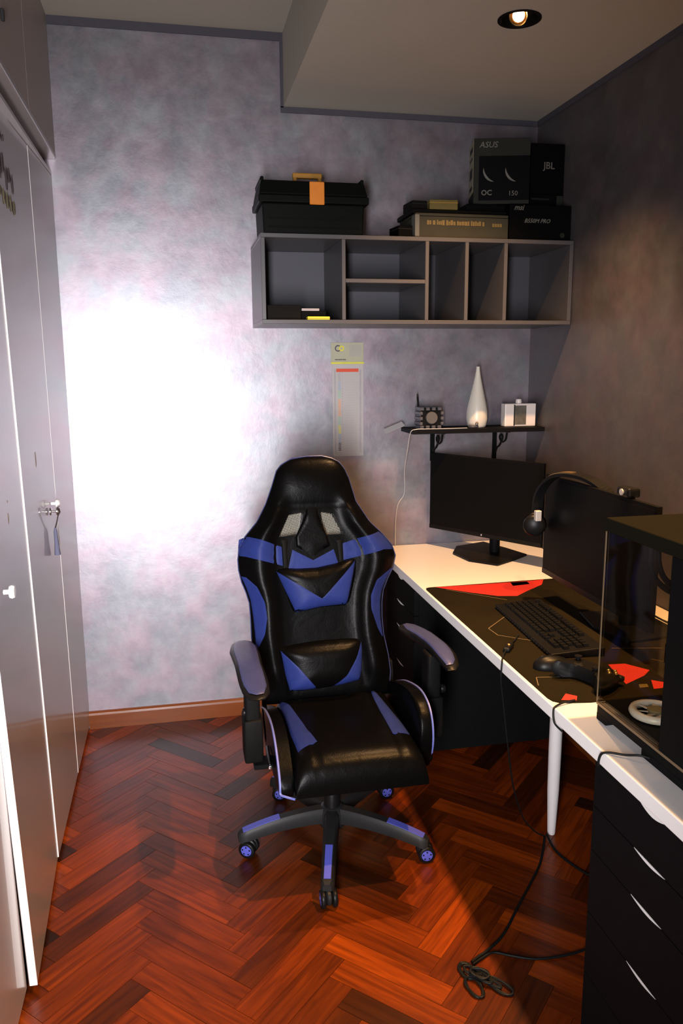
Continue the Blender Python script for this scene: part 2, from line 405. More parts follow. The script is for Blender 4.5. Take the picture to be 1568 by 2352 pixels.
for i in range(-60, 60):
    for j in range(-14, 14):
        # unit cell in the 45-degree frame: steps of (w, w) and (2L, 0)-like offsets
        for kind in (0, 1):
            if kind == 0: u = i*PWD + j*2*PL + PL/2; v = i*PWD + PWD/2; a = 0.0
            else: u = i*PWD + j*2*PL + PL + PWD/2 - PL + 0.0 + PL; v = i*PWD + PWD/2 - PL/2 + PWD/2; a = PI/2
            x = (u-v)*S45+0.05; y = (u+v)*S45-1.2
            if -0.3 < x < W+0.3 and YB-0.3 < y < 0.3: planks.append((x, y, a+PI/4))
stuffbm = new(); nind = 0
for x, y, a in planks:
    p = plank_poly((x, y), a)
    for ax, val, less in ((0, -0.06, False), (0, W, True), (1, 0.0, True), (1, YB, False)):
        if p: p = clip(p, ax, val, less)
    if len(p) < 3: continue
    ar = abs(sum(p[i][0]*p[(i+1) % len(p)][1]-p[(i+1) % len(p)][0]*p[i][1] for i in range(len(p))))/2
    if ar < 1e-4: continue
    dz = random.uniform(-0.0007, 0.0)
    if y > -2.35:
        b = new(); add_plank(b, p, dz); obj('plank', b, M['parquet'], fl); nind += 1
    else: add_plank(stuffbm, p, dz)
so = obj('planks', stuffbm, M['parquet'], fl); so['kind'] = 'stuff'
print('planks', nind)

# baseboards with a rounded top
def baseboard(name, poly_axis, a, b, flip):
    prof = [(0, 0), (0.016, 0), (0.016, 0.062), (0.0135, 0.071), (0.008, 0.0765), (0, 0.077)]
    pp = [(-d, z) for d, z in prof]
    if poly_axis == 'X': bm = new(); add_prism(bm, pp, 'X', a, b)
    else: bm = new(); add_prism(bm, [(W-d, z) for d, z in prof], 'Y', a, b)
    struct(name, bm, M['base'])
baseboard('baseboard_back', 'X', 0.0, W-0.017, False)
baseboard('baseboard_right', 'Y', YB, -0.001, False)

# ------------------------------------------------------------------ wardrobe (lower) and cupboard above
wd = thing('wardrobe', 'tall pale grey lacquered wardrobe along the left wall, doors slightly ajar', 'wardrobe', (-0.3, -1.3, 0))
obj('carcass', box((-0.60, -2.62, 0.03), (-0.058, -0.002, 2.235)), M['lacquer'], wd)
obj('plinth', box((-0.58, -2.62, 0.0), (-0.035, -0.004, 0.0295)), M['dark'], wd)
bm = new()   # chamfered head rail
add_prism(bm, [(-0.60, 2.2355), (-0.0225, 2.2355), (-0.0225, 2.243), (0.0, 2.243), (0.0, 2.254), (-0.045, 2.2985), (-0.60, 2.2985)], 'Y', -2.62, -0.002)
obj('head_rail', bm, M['lacquer'], wd)
DY = [(-0.004, -0.429, 0.0, 0.0007, 0.0005), (-0.4315, -0.960, 0.0, 0.0022, 0.0030), (-0.9625, -1.495, 0.0, 0.024, 0.006), (-1.499, -2.03, 0.0, 0.0, 0.0), (-2.033, -2.60, 0.0, 0.0, 0.0)]
TH = 0.019
def lean(y): return 0.0145*min(1.0, -y/0.96)     # the fronts lean back a little
for k, (ya, yb, oa, ob, ot) in enumerate(DY):
    # hinged on the far side: near edge stands proud by ob at the foot and ot at the head
    z0, z1 = 0.022, 2.241
    bm = new(); N = 12; rows = []
    for i in range(N+1):
        t = i/N; z = z0+(z1-z0)*t; pr = ob+(ot-ob)*min(1, t*1.35)
        la, lb = lean(ya)*z, lean(yb)*z; rows.append([bm.verts.new(v) for v in ((-TH+oa-la, ya, z), (oa-la, ya, z), (pr-lb, yb, z), (-TH+pr-lb, yb, z))])
    for a, b in zip(rows, rows[1:]):
        for q in range(4): bm.faces.new((a[q], a[(q+1) % 4], b[(q+1) % 4], b[q]))
    bm.faces.new(rows[0]); bm.faces.new(rows[-1][::-1])
    d = obj('door', bm, M['lacquer'], wd)
    if k in (0, 1, 2):   # near door edge painted white for the light falling on it
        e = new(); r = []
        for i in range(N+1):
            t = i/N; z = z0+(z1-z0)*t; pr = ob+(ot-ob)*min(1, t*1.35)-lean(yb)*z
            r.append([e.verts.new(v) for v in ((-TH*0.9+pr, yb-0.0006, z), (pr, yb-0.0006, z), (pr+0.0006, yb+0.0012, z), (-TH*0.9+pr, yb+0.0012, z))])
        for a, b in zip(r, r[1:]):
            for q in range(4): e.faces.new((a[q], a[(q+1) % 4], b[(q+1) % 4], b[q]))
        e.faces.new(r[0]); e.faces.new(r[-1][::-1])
        eb = obj('lit_edge_band', e, M['edge'], d); eb['label'] = 'door edge with the light on it painted white'
    if k == 2:
        kb = obj('knob', lathe([(0.006, 0), (0.006, 0.012), (0.015, 0.014), (0.017, 0.020), (0.014, 0.026), (0.0, 0.028)], (0.002, -1.385, 1.004), axis='X', n=16), M['knob'], d, True)
        kb['label'] = 'round cream door knob'
    if k == 1:
        bm = lathe([(0.0055, 0), (0.0055, 0.014), (0.013, 0.016), (0.015, 0.022), (0.011, 0.028), (0.0, 0.030)], (-0.006, -0.545, 1.075), axis='X', n=16)
        obj('knob', bm, M['knob'], d, True)
# lock, key and tassel hanging from it
kt = thing('key', 'shiny key with a dark tassel hanging in the wardrobe lock', 'key', (-0.004, -0.585, 0.905))
kx0 = -0.0052
obj('lock_rose', lathe([(0.013, 0), (0.013, 0.004), (0.010, 0.006), (0.0, 0.006)], (kx0, -0.585, 1.055), axis='X', n=16), M['chrome'], kt, True)
bm = new(); add_tube(bm, [(kx0+0.006, -0.585, 1.055), (kx0+0.022, -0.585, 1.055)], 0.0035, 8)
add_tube(bm, [(kx0+0.026+0.002*math.cos(a), -0.585+0.010*math.cos(a), 1.055+0.012*math.sin(a)) for a in [2*PI*i/16 for i in range(17)]], 0.004, 6, caps=False)
obj('key_bow', bm, M['chrome'], kt, True)
obj('cord', tube([(kx0+0.026, -0.585, 1.046), (kx0+0.020, -0.584, 1.02), (kx0+0.012, -0.583, 0.995)], 0.0025, 6), M['chrome'], kt, True)
obj('tassel', tube([(kx0+0.012, -0.583, 0.999), (kx0+0.0125, -0.583, 0.985), (kx0+0.0135, -0.583, 0.95), (kx0+0.014, -0.583, 0.905)], 0.006, 10, rads=[0.003, 0.006, 0.007, 0.0105]), M['tassel'], kt, True)

# faded decals and scuffs on the wardrobe doors
def door_x(y, z):
    for ya, yb, oa, ob, ot in DY:
        if yb <= y <= ya:
            t = (z-0.022)/2.219; pr = ob+(ot-ob)*min(1, t*1.35); return oa+(pr-oa)*(y-ya)/(yb-ya)-lean(y)*z
    return 0.0
def decal(label, rows, m, loc):
    t = thing('door_decal', label, 'decal', loc)
    for (y0, y1, z0, z1, n, h, seed) in rows:
        rnd = random.Random(seed)
        for i in range(n):
            t_ = (i+0.5)/n; y = y0+(y1-y0)*t_; z = z0+(z1-z0)*t_; hh = h*rnd.uniform(0.6, 1.0); ww = abs(y1-y0)/n*rnd.uniform(0.5, 0.8)
            oz = rnd.uniform(-hh*0.2, hh*0.2); x = door_x(y, z)+0.0012
            k = 9; poly = [(y+ww*0.6*math.cos(a)*rnd.uniform(.6, 1), z+oz+hh*0.5*math.sin(a)*rnd.uniform(.6, 1)) for a in [2*PI*q/k for q in range(k)]]
            b = new(); add_prism(b, poly, 'X', x, x+0.0008); obj('blot', b, m, t)
decal('dark faded lettering decal high on the wardrobe door', [(-0.93, -0.78, 2.20, 2.165, 5, 0.035, 3), (-1.10, -0.70, 2.125, 2.062, 11, 0.075, 4)], M['decal'], (0.02, -0.9, 2.06))
decal('olive faded picture decal below the lettering on the wardrobe door', [(-1.08, -0.70, 2.035, 1.985, 9, 0.06, 5)], M['decaly'], (0.02, -0.9, 1.97))
def mark(y, z, dy, dz, label):
    x = door_x(y, z); rnd = random.Random(int(y*1000)); bm = new()
    poly = [(y+dy*math.cos(a)*rnd.uniform(.6, 1), z+dz*math.sin(a)*rnd.uniform(.7, 1)) for a in [2*PI*i/9 for i in range(9)]]
    add_prism(bm, poly, 'X', x-0.0003, x+0.0006)
    o = obj('tape_residue', bm, M['residue'], None); tag(o, label, 'residue', 'tape marks on the wardrobe doors')
mark(-1.212, 1.365, 0.005, 0.018, 'reddish tape mark at eye height on the nearest wardrobe door')
mark(-0.733, 1.247, 0.006, 0.026, 'grey brown tape mark above the key on the middle door')
mark(-1.198, 1.148, 0.005, 0.020, 'ochre speckled tape mark level with the key, nearest door')
mark(-1.186, 1.19, 0.0025, 0.004, 'tiny dark dot above the ochre tape mark')

uc = thing('wall_cupboard', 'grey cupboard over the wardrobe, reaching the ceiling', 'cupboard', (-0.3, -1.3, 2.3))
obj('carcass', box((-0.60, -2.62, 2.33), (0.0, -0.002, HH-0.002)), M['lacq_up'], uc)
obj('bottom_panel', box((-0.60, -2.62, 2.3), (0.02, -0.002, 2.3145), bev=0.002), M['lacquer'], uc)
for ya, yb in ((-0.004, -0.560), (-0.564, -1.12), (-1.124, -1.68), (-1.684, -2.24), (-2.244, -2.61)):
    d = obj('door', box((0.0005, yb, 2.316), (0.019, ya, HH-0.004), bev=0.0015), M['lacq_up'], uc)
    if ya == -0.564:
        obj('handle', box((0.0192, -0.925, 2.425), (0.028, -0.912, 2.455), bev=0.002), M['dark'], d)

# ------------------------------------------------------------------ ceiling spotlight
cl = thing('ceiling_light', 'lit round recessed spotlight tilted in its dark ring', 'light', (cx, cy, HL))
obj('ring', lathe([(HR-0.001, 0.0), (HR+0.006, 0.0), (HR+0.006, -0.003), (HR-0.003, -0.003), (HR-0.004, 0.0), (HR-0.004, 0.05)], (cx, cy, HL-0.0005), n=32, cap=False), M['lampb'], cl, True)
obj('housing', lathe([(HR-0.0005, 0.001), (HR-0.0005, 0.08), (0.0, 0.08)], (cx, cy, HL), n=32, cap=False), M['lampb'], cl, True)
tilt = Vector((0, 0, -1)).rotation_difference(Vector((-0.42, -0.62, -0.66))).to_matrix()
obj('reflector', lathe([(0.024, 0.0), (0.027, -0.002), (0.028, 0.006), (0.022, 0.030), (0.012, 0.040)], (cx-0.002, cy+0.004, HL+0.009), n=28, mat=tilt, cap=False), M['bulb_rim'], cl, True)
obj('bulb', lathe([(0.0, -0.006), (0.008, -0.005), (0.014, -0.002), (0.0175, 0.003), (0.0175, 0.006)], (cx-0.002, cy+0.004, HL+0.008), n=28, mat=tilt), M['bulb'], cl, True)

# ------------------------------------------------------------------ wall shelf unit
SX0, SX1, SZ0, SZ1, SY = 0.745, 1.962, 1.680, 1.997, -0.3735
su = thing('shelf_unit', 'pale grey wall-mounted cubby shelf with six open compartments', 'shelf', (1.35, -0.19, SZ0))
obj('top_panel', box((SX0, SY, SZ1-0.015), (SX1, -0.001, SZ1), bev=0.001), M['shelfm'], su)
obj('bottom_panel', box((SX0, SY, SZ0), (SX1, -0.001, SZ0+0.015), bev=0.001), M['shelfm'], su)
for xa, xb in ((SX0, 0.760), (1.947, SX1)): obj('side_panel', box((xa, SY, SZ0+0.0152), (xb, -0.001, SZ1-0.0152), bev=0.001), M['shelfm'], su)
for xa, xb in ((1.042, 1.056), (1.362, 1.376), (1.519, 1.533), (1.676, 1.690)):
    obj('divider', box((xa, SY, SZ0+0.0152), (xb, -0.012, SZ1-0.0152), bev=0.001), M['shelfm'], su)
obj('middle_shelf', box((1.0562, SY, 1.829), (1.3618, -0.012, 1.843), bev=0.001), M['shelfm'], su)
obj('back_panel', box((0.7602, -0.0115, SZ0+0.0155), (1.9468, -0.0015, SZ1-0.0155)), M['shelfb'], su)

# things in the first compartment
bz = SZ0+0.0152
def card_box(name, label, cat, lo, hi, m, rot=0, bev=0.0015, group=None):
    c = ((lo[0]+hi[0])/2, (lo[1]+hi[1])/2, lo[2])
    t = thing(name, label, cat, c, group)
    obj('carton', box(lo, hi, bev=bev, rot=rz(rot)), m, t)
    return t
def lid_line(t, lo, hi, m, rot=0):
    c = ((lo[0]+hi[0])/2, (lo[1]+hi[1])/2)
    bm = box((lo[0]-0.0006, lo[1]-0.0006, hi[2]-0.012), (hi[0]+0.0006, hi[1]+0.0006, hi[2]-0.010), rot=rz(rot), piv=(c[0], c[1], 0))
    obj('lid_edge', bm, m, t)
t = card_box('black_box', 'low black box lying in the left compartment of the wall shelf', 'box', (0.768, -0.34, bz), (0.893, -0.18, bz+0.054), M['brownc'])
lid_line(t, (0.768, -0.34, bz), (0.893, -0.18, bz+0.054), M['blackm'])
bk = thing('book', 'dark book under white-lettered top beside the low black box', 'book', (0.94, -0.27, bz))
obj('cover', box((0.895, -0.33, bz+0.0002), (0.9895, -0.19, bz+0.034), bev=0.001), M['card_b'], bk)
obj('page_block', box((0.897, -0.3307, bz+0.034), (0.9635, -0.195, bz+0.043), bev=0.001), M['pgrey'], bk)
yb_ = card_box('yellow_box', 'small bright yellow box at the shelf edge below the dark book', 'box', (0.913, -0.368, bz), (0.996, -0.334, bz+0.0115), M['yellow'], bev=0.001)
lid_line(yb_, (0.913, -0.368, bz), (0.996, -0.334, bz+0.0115+0.004), M['ochre'])

# toolbox on top
tz = SZ1+0.0005
tb = thing('toolbox', 'black plastic toolbox with orange latch standing on the wall shelf', 'toolbox', (0.94, -0.25, tz))
def taper_box(bm, x0, x1, y0, y1, z0, z1, gx, gy, bev):
    vs = add_box(bm, (x0, y0, z0), (x1, y1, z1))
    cxm, cym = (x0+x1)/2, (y0+y1)/2
    for v in vs:
        if v.co.z > (z0+z1)/2: v.co.x = cxm+(v.co.x-cxm)*gx; v.co.y = cym+(v.co.y-cym)*gy
    es = list({e for v in vs for e in v.link_edges})
    bmesh.ops.bevel(bm, geom=es, offset=bev, segments=2, affect='EDGES', profile=0.5)
bm = new(); taper_box(bm, 0.758, 1.125, -0.365, -0.135, tz, tz+0.105, 1.02, 1.03, 0.006); obj('body', bm, M['toolbox'], tb)
bm = new(); taper_box(bm, 0.742, 1.145, -0.372, -0.128, tz+0.106, tz+0.132, 1.0, 1.0, 0.004); obj('rim', bm, M['toolbox'], tb)
bm = new(); taper_box(bm, 0.745, 1.142, -0.370, -0.130, tz+0.133, tz+0.186, 0.95, 0.80, 0.006); obj('lid', bm, M['toolbox'], tb)
for xx in (0.752, 1.118): obj('lid_corner', box((xx, -0.352, tz+0.180), (xx+0.012, -0.16, tz+0.196), bev=0.003), M['toolbox'], tb)
lt = obj('latch', box((0.925, -0.3785, tz+0.100), (0.979, -0.3725, tz+0.178), bev=0.002), M['orange'], tb); lt['label'] = 'orange latch'
bm = new()
add_box(bm, (0.882, -0.262, tz+0.214), (0.992, -0.238, tz+0.232), bev=0.004, seg=2)
add_box(bm, (0.884, -0.260, tz+0.184), (0.897, -0.240, tz+0.218), bev=0.002); add_box(bm, (0.977, -0.260, tz+0.184), (0.990, -0.240, tz+0.218), bev=0.002)
hd = obj('handle', bm, M['ochre'], tb); hd['label'] = 'ochre carrying handle'
for i, zz in enumerate((0.02, 0.05, 0.08)):
    obj('rib', box((0.775, -0.3672, tz+zz), (1.108, -0.3645, tz+zz+0.006), bev=0.0008), M['toolbox'], tb)

# small dark roll and yellowish bit behind the toolbox
t = card_box('small_carton', 'tiny dark carton left of the long khaki box on the shelf', 'box', (1.262, -0.33, tz), (1.318, -0.24, tz+0.045), M['card_b'], rot=8); lid_line(t, (1.262, -0.33, tz), (1.318, -0.24, tz+0.045), M['card_g'], 8)
t = card_box('small_carton', 'tiny mustard carton right of the toolbox', 'box', (1.165, -0.20, tz), (1.235, -0.13, tz+0.028), M['card_y'], rot=-6); lid_line(t, (1.165, -0.20, tz), (1.235, -0.13, tz+0.028), M['card_pale'], -6)

# long khaki box with a line of amber print
kx = card_box('long_box', 'long khaki box with amber print line lying on the wall shelf', 'box', (1.330, -0.345, tz), (1.700, -0.13, tz+0.090), M['card_pale'])
lid_line(kx, (1.330, -0.345, tz), (1.700, -0.13, tz+0.090), M['card_b'])
lb = obj('pale_side_label', box((1.3285, -0.3458, tz+0.006), (1.345, -0.30, tz+0.084)), M['inkpale'], kx)
rnd = random.Random(12); bm = new(); x = 1.375
while x < 1.60:
    ww = rnd.uniform(0.005, 0.011); add_box(bm, (x, -0.3462, tz+0.048+rnd.uniform(-.001, .001)), (x+ww, -0.3448, tz+0.064+rnd.uniform(-.003, .002))); x += ww+rnd.choice((0.0015, 0.0015, 0.006))
x = 1.635
while x < 1.672: add_box(bm, (x, -0.3462, tz+0.046), (x+0.008, -0.3448, tz+0.058)); x += 0.010
pr = obj('amber_print', bm, M['inkyel'], kx); pr['kind'] = 'stuff'
z1 = tz+0.0905
t = card_box('flat_box', 'flat black box lying across the long khaki box', 'box', (1.322, -0.325, z1), (1.700, -0.12, z1+0.017), M['card_b']); lid_line(t, (1.322, -0.325, z1+0.002), (1.700, -0.12, z1+0.022), M['blackm'])
z2 = z1+0.0175
t = card_box('small_carton', 'mustard carton on the flat black box, left of the graphics card box', 'box', (1.395, -0.322, z2), (1.505, -0.24, z2+0.036), M['card_y'], rot=-3); lid_line(t, (1.395, -0.322, z2), (1.505, -0.24, z2+0.036), M['ochre'], -3)
t = card_box('small_carton', 'dark carton left of the mustard carton on the flat black box', 'box', (1.326, -0.30, z2), (1.386, -0.2, z2+0.034), M['brownc'], rot=4); lid_line(t, (1.326, -0.30, z2), (1.386, -0.2, z2+0.034), M['card_g'], 4)
t = card_box('flat_box', 'black box squeezed under the graphics card box', 'box', (1.545, -0.31, z2), (1.700, -0.13, z2+0.027), M['card_b']); lid_line(t, (1.545, -0.31, z2), (1.700, -0.13, z2+0.027), M['blackm'])
# motherboard box
mb = card_box('motherboard_box', 'wide black box with slanted pale lettering at the shelf end', 'box', (1.706, -0.345, tz), (1.960, -0.10, tz+0.132), M['card_b'])
text_obj('lettering', 'msi', 0.028, M['inkpale'], mb, (1.722, -0.3456, tz+0.106), (1, 0, 0), (0, 0, 1), shear=0.3, bold=0.0004)
text_obj('lettering', 'B550M PRO', 0.021, M['inkpale'], mb, (1.765, -0.3456, tz+0.062), (1, 0, 0), (0, 0, 1), shear=0.35, bold=0.0004)
obj('emblem', lathe([(0.0, 0), (0.010, 0), (0.010, 0.001), (0.0, 0.001)], (1.925, -0.3466, tz+0.022), axis='Y', n=12), M['card_g'], mb)
# graphics card box, turned slightly so its pale side shows
z3 = tz+0.1365
R = rz(-14); gp = Vector((1.70, -0.24, 0))
gb = thing('graphics_card_box', 'grey and black box printed with two fans, highest on the shelf', 'box', (1.70, -0.24, z3))
def gbox(name, lo, hi, m, **k): return obj(name, box(lo, hi, rot=R, piv=gp, **k), m, gb)
gbox('carton', (1.592, -0.315, z3), (1.806, -0.165, z3+0.238), M['card_b'], bev=0.001)
gbox('grey_header', (1.593, -0.3157, z3+0.175), (1.805, -0.3148, z3+0.237), M['card_g'])
gbox('grey_border', (1.593, -0.3157, z3+0.001), (1.612, -0.3148, z3+0.1748), M['card_g'])
gbox('grey_footer', (1.6125, -0.3157, z3+0.001), (1.805, -0.3148, z3+0.014), M['card_g'])
gbox('pale_side_print', (1.5912, -0.310, z3+0.045), (1.5921, -0.170, z3+0.236), M['card_sm'])
for zz, hh in ((0.20, 0.018), (0.172, 0.008), (0.105, 0.038), (0.062, 0.014)):
    gbox('side_picture', (1.5907, -0.280, z3+zz), (1.5912, -0.200, z3+zz+hh), M['card_b'])
for fx in (1.668, 1.752):
    bm = new(); zc = z3+0.122
    A = [math.radians(165+9*q) for q in range(13)]      # pale crescent on the lower left of each printed fan
    outer = [(fx+0.040*math.cos(a), zc+0.040*math.sin(a)) for a in A]
    inner = [(fx+(0.040-0.0085*math.sin(PI*q/12)**0.8)*math.cos(a), zc+(0.040-0.0085*math.sin(PI*q/12)**0.8)*math.sin(a)) for q, a in enumerate(A)]
    for q in range(12):
        pl = [outer[q], outer[q+1], inner[q+1], inner[q]]
        if q == 0: pl = [outer[0], outer[1], inner[1]]
        if q == 11: pl = [outer[11], outer[12], inner[11]]
        add_prism(bm, pl, 'Y', -0.3160, -0.3150)
    bmesh.ops.transform(bm, matrix=Matrix.Translation(gp) @ R @ Matrix.Translation(-gp), verts=bm.verts[:])
    obj('printed_fan', bm, M['inkpale'], gb)
xd = R @ Vector((1, 0, 0))
def gtext(s, x, z, size, m, **k):
    p = gp+(R @ (Vector((x, -0.3161, z3+z))-gp)); text_obj('lettering', s, size, m, gb, p, xd, (0, 0, 1), **k)
gtext('ASUS', 1.612, 0.199, 0.030, M['inkpale'], shear=0.2, bold=0.0003)
gtext('OC', 1.622, 0.028, 0.027, M['inkpale'], bold=0.0005)
gtext('150', 1.725, 0.026, 0.025, M['inkpale'])
t = card_box('speaker_box', 'black carton with pale initials, top right against the side wall', 'box', (1.818, -0.27, tz+0.185), (1.960, -0.08, tz+0.375), M['card_b'])
text_obj('lettering', 'JBL', 0.036, M['inkpale'], t, (1.872, -0.2706, tz+0.275), (1, 0, 0), (0, 0, 1), bold=0.0003)
t = card_box('power_supply_box', 'dark carton between the motherboard box and the carton above it', 'box', (1.8135, -0.285, tz+0.1325), (1.952, -0.09, tz+0.1845), M['card_b'])
rnd = random.Random(5); bm = new(); x = 1.82
while x < 1.895: add_box(bm, (x, -0.2858, tz+0.163), (x+0.005, -0.2849, tz+0.169)); x += 0.0075
obj('pale_print', bm, M['card_g'], t)
obj('grey_label', box((1.925, -0.2858, tz+0.136), (1.951, -0.2849, tz+0.180)), M['card_g'], t)

# ------------------------------------------------------------------ wall calendar
ca = thing('wall_calendar', 'narrow paper wall calendar with red bar and yellow header', 'calendar', (1.14, -0.002, 1.142))
obj('sheet', box((1.075, -0.0022, 1.142), (1.209, -0.0006, 1.532)), M['paper'], ca)
obj('header_card', box((1.070, -0.0036, 1.532), (1.210, -0.0006, 1.622)), M['papery'], ca)
obj('yellow_strip', box((1.069, -0.0042, 1.534), (1.212, -0.0036, 1.541)), M['pyel'], ca)
obj('red_bar', box((1.092, -0.0030, 1.500), (1.188, -0.0022, 1.514)), M['pred'], ca)
obj('grey_column', box((1.083, -0.0027, 1.155), (1.089, -0.0022, 1.510)), M['pgrey'], ca)
obj('grey_column', box((1.193, -0.0027, 1.155), (1.200, -0.0022, 1.510)), M['pgrey'], ca)
def ringmesh(cx_, cz_, r, w_, y, a0=0, a1=360):
    bm = new(); n = 20
    pts = [math.radians(a0+(a1-a0)*i/n) for i in range(n+1)]
    for i in range(n):
        q = [(cx_+rr*math.cos(a), cz_+rr*math.sin(a)) for rr, a in ((r, pts[i]), (r+w_, pts[i]), (r+w_, pts[i+1]), (r, pts[i+1]))]
        add_prism(bm, q, 'Y', y, y-0.0006)
    return bm
obj('logo', ringmesh(1.100, 1.598, 0.009, 0.0045, -0.0036, 30, 330), M['pdark'], ca)
obj('logo', ringmesh(1.115, 1.598, 0.006, 0.0055, -0.0037), M['pyel'], ca)
def dashes(name, m, rows, seed):
    rnd = random.Random(seed); bm = new()
    for (x0, x1, z, h, y) in rows:
        x = x0
        while x < x1:
            ww = rnd.uniform(0.0015, 0.004); add_box(bm, (x, y-0.0005, z), (min(x+ww, x1), y, z+h)); x += ww+rnd.uniform(0.0008, 0.0015)
    o = obj(name, bm, m, ca); o['kind'] = 'stuff'
dashes('small_print', M['pdark'], [(1.086, 1.134, 1.549, 0.005, -0.0036)], 1)
dashes('small_print', M['pgrey'], [(1.150, 1.200, 1.610-0.005*i, 0.003, -0.0036) for i in range(10)], 2)
cols = [M['pgrey'], M['pblue'], M['pgreen'], M['porange'], M['porange'], M['pgreen'], M['pyel'], M['pblue'], M['pdark']]
for k, m in enumerate(cols):
    zt = 1.492-k*0.037
    dashes('day_row', m, [(1.100, 1.111, zt-0.006*i, 0.0042, -0.0022) for i in range(6)], 20+k)
dashes('day_row', M['pgrey'], [(1.116, 1.120, 1.492-0.0108*i, 0.005, -0.0022) for i in range(31)], 50)
bm = new()
for i in range(31): add_box(bm, (1.123, -0.0025, 1.489-0.0108*i), (1.188, -0.0022, 1.4895-0.0108*i))
o = obj('ruled_lines', bm, M['pgrey'], ca); o['kind'] = 'stuff'

# ------------------------------------------------------------------ small black shelf with brackets
HZ = 1.262
ss = thing('wall_shelf', 'small black wall shelf on two scrolled iron brackets', 'shelf', (1.69, -0.09, 1.10))
obj('shelf_board', box((1.378, -0.18, HZ-0.018), (W-0.001, -0.001, HZ), bev=0.001), M['blackwood'], ss)
for bx_ in (1.521, 1.812):
    bm = new()
    add_box(bm, (bx_-0.010, -0.005, 1.110), (bx_+0.010, -0.0005, HZ-0.0182))
    add_box(bm, (bx_-0.010, -0.150, HZ-0.0225), (bx_+0.010, -0.005, HZ-0.0182))
    br = obj('bracket', bm, M['blackm'], ss)
    pts = spline([(bx_, -0.135, HZ-0.026), (bx_, -0.125, HZ-0.055), (bx_, -0.085, HZ-0.068), (bx_, -0.06, HZ-0.05), (bx_, -0.075, HZ-0.035), (bx_, -0.09, HZ-0.05), (bx_, -0.06, HZ-0.085), (bx_, -0.03, HZ-0.10), (bx_, -0.006, HZ-0.135)], 5)
    obj('scroll', tube(pts, 0.0045, 6), M['blackm'], br, True)
sz = HZ+0.0005
# ornamental block clock with pen
ck = thing('desk_clock', 'small dark cube clock edged with grey blocks on the black shelf', 'clock', (1.465, -0.11, sz))
obj('body', box((1.425, -0.142, sz+0.003), (1.512, -0.075, sz+0.088), bev=0.003), M['blackp'], ck)
for i in range(4):
    for zz in (sz+0.0005, sz+0.0775):
        obj('block', box((1.419+i*0.0255, -0.150, zz), (1.435+i*0.0255, -0.068, zz+0.0135), bev=0.0015), M['cube_g'], ck)
for i in range(3):
    for xx in (1.417, 1.509):
        obj('block', box((xx, -0.151, sz+0.016+i*0.0215), (xx+0.0125, -0.067, sz+0.029+i*0.0215), bev=0.0015), M['cube_g'], ck)
obj('dial', lathe([(0.0, 0), (0.024, 0), (0.026, 0.003), (0.026, 0.006), (0.0, 0.006)], (1.470, -0.1495, sz+0.046), axis='Y', n=24), M['dial'], ck, True)
pn = thing('pen', 'dark pen standing upright behind the cube clock', 'pen', (1.448, -0.045, sz))
obj('barrel', tube([(1.450, -0.042, sz), (1.432, -0.06, sz+0.13)], 0.0035, 8), M['blackp'], pn, True)
obj('tip', tube([(1.432, -0.06, sz+0.13), (1.430, -0.062, sz+0.145)], 0.003, 8, rads=[0.0035, 0.001]), M['blackp'], pn, True)
# bottle vase
vs_ = thing('vase', 'cream bottle-shaped vase with long neck on the black shelf', 'vase', (1.69, -0.095, sz))
prof = [(0.0, 0), (0.036, 0.0), (0.0405, 0.008), (0.045, 0.035), (0.0445, 0.065), (0.038, 0.10), (0.029, 0.14), (0.020, 0.18), (0.0125, 0.215), (0.0085, 0.24), (0.0075, 0.256), (0.0055, 0.256), (0.006, 0.24), (0.0, 0.235)]
obj('body', lathe(prof, (1.69, -0.095, sz), n=32), M['vase'], vs_, True, )
# dispenser / frame
fr = thing('photo_frame', 'white block frame with dark centre picture and round cap', 'frame', (1.877, -0.10, sz))
obj('body', box((1.806, -0.125, sz), (1.948, -0.080, sz+0.098), bev=0.003, seg=2), M['cream'], fr)
obj('picture', box((1.851, -0.1265, sz+0.008), (1.903, -0.1245, sz+0.090)), M['photo'], fr)
obj('divider_bar', box((1.846, -0.1275, sz+0.004), (1.8505, -0.1245, sz+0.094)), M['greyp'], fr)
obj('cap', lathe([(0.0, 0), (0.013, 0.0), (0.0135, 0.008), (0.0115, 0.018), (0.0, 0.020)], (1.877, -0.102, sz+0.0982), n=16), M['cream'], fr, True)
# coiled earphones
ep = thing('earphones', 'coiled grey earphones lying in front of the vase', 'earphones', (1.655, -0.155, sz))
pts = [(1.655+0.020*math.cos(a)*(1+0.1*math.sin(3*a)), -0.148+0.013*math.sin(a), sz+0.003+0.0012*a/ (2*PI)*2) for a in [i*0.35 for i in range(54)]]
obj('cord', tube(pts, 0.0022, 6), M['cube_g'], ep, True)
obj('bud', lathe([(0.0, -0.007), (0.006, -0.004), (0.007, 0.001), (0.004, 0.006), (0.0, 0.007)], (1.665, -0.158, sz+0.018), n=12), M['dial'], ep, True)
tag(obj('paper_strip', box((1.284, -0.075, 1.264), (1.374, -0.045, 1.2655), rot=Matrix.Rotation(math.radians(-21), 4, 'Y') @ Matrix.Rotation(math.radians(35), 4, 'X')), M['paper'], None), 'white paper strip sticking out left of the black shelf', 'paper')
o = obj('charging_cable', tube(spline([(1.62, -0.165, sz+0.002), (1.56, -0.172, sz+0.002), (1.49, -0.170, sz+0.002), (1.43, -0.178, sz+0.003), (1.390, -0.178, sz+0.002), (1.372, -0.165, sz-0.012), (1.374, -0.12, 1.18), (1.385, -0.04, 1.08), (1.395, -0.006, 1.00), (1.39, -0.006, 0.96), (1.365, -0.006, 0.92), (1.355, -0.006, 0.85), (1.35, -0.02, 0.737)], 5), 0.0016, 6), M['wcable'], None, True)
tag(o, 'thin white charging cable running off the black shelf down the wall', 'cable')

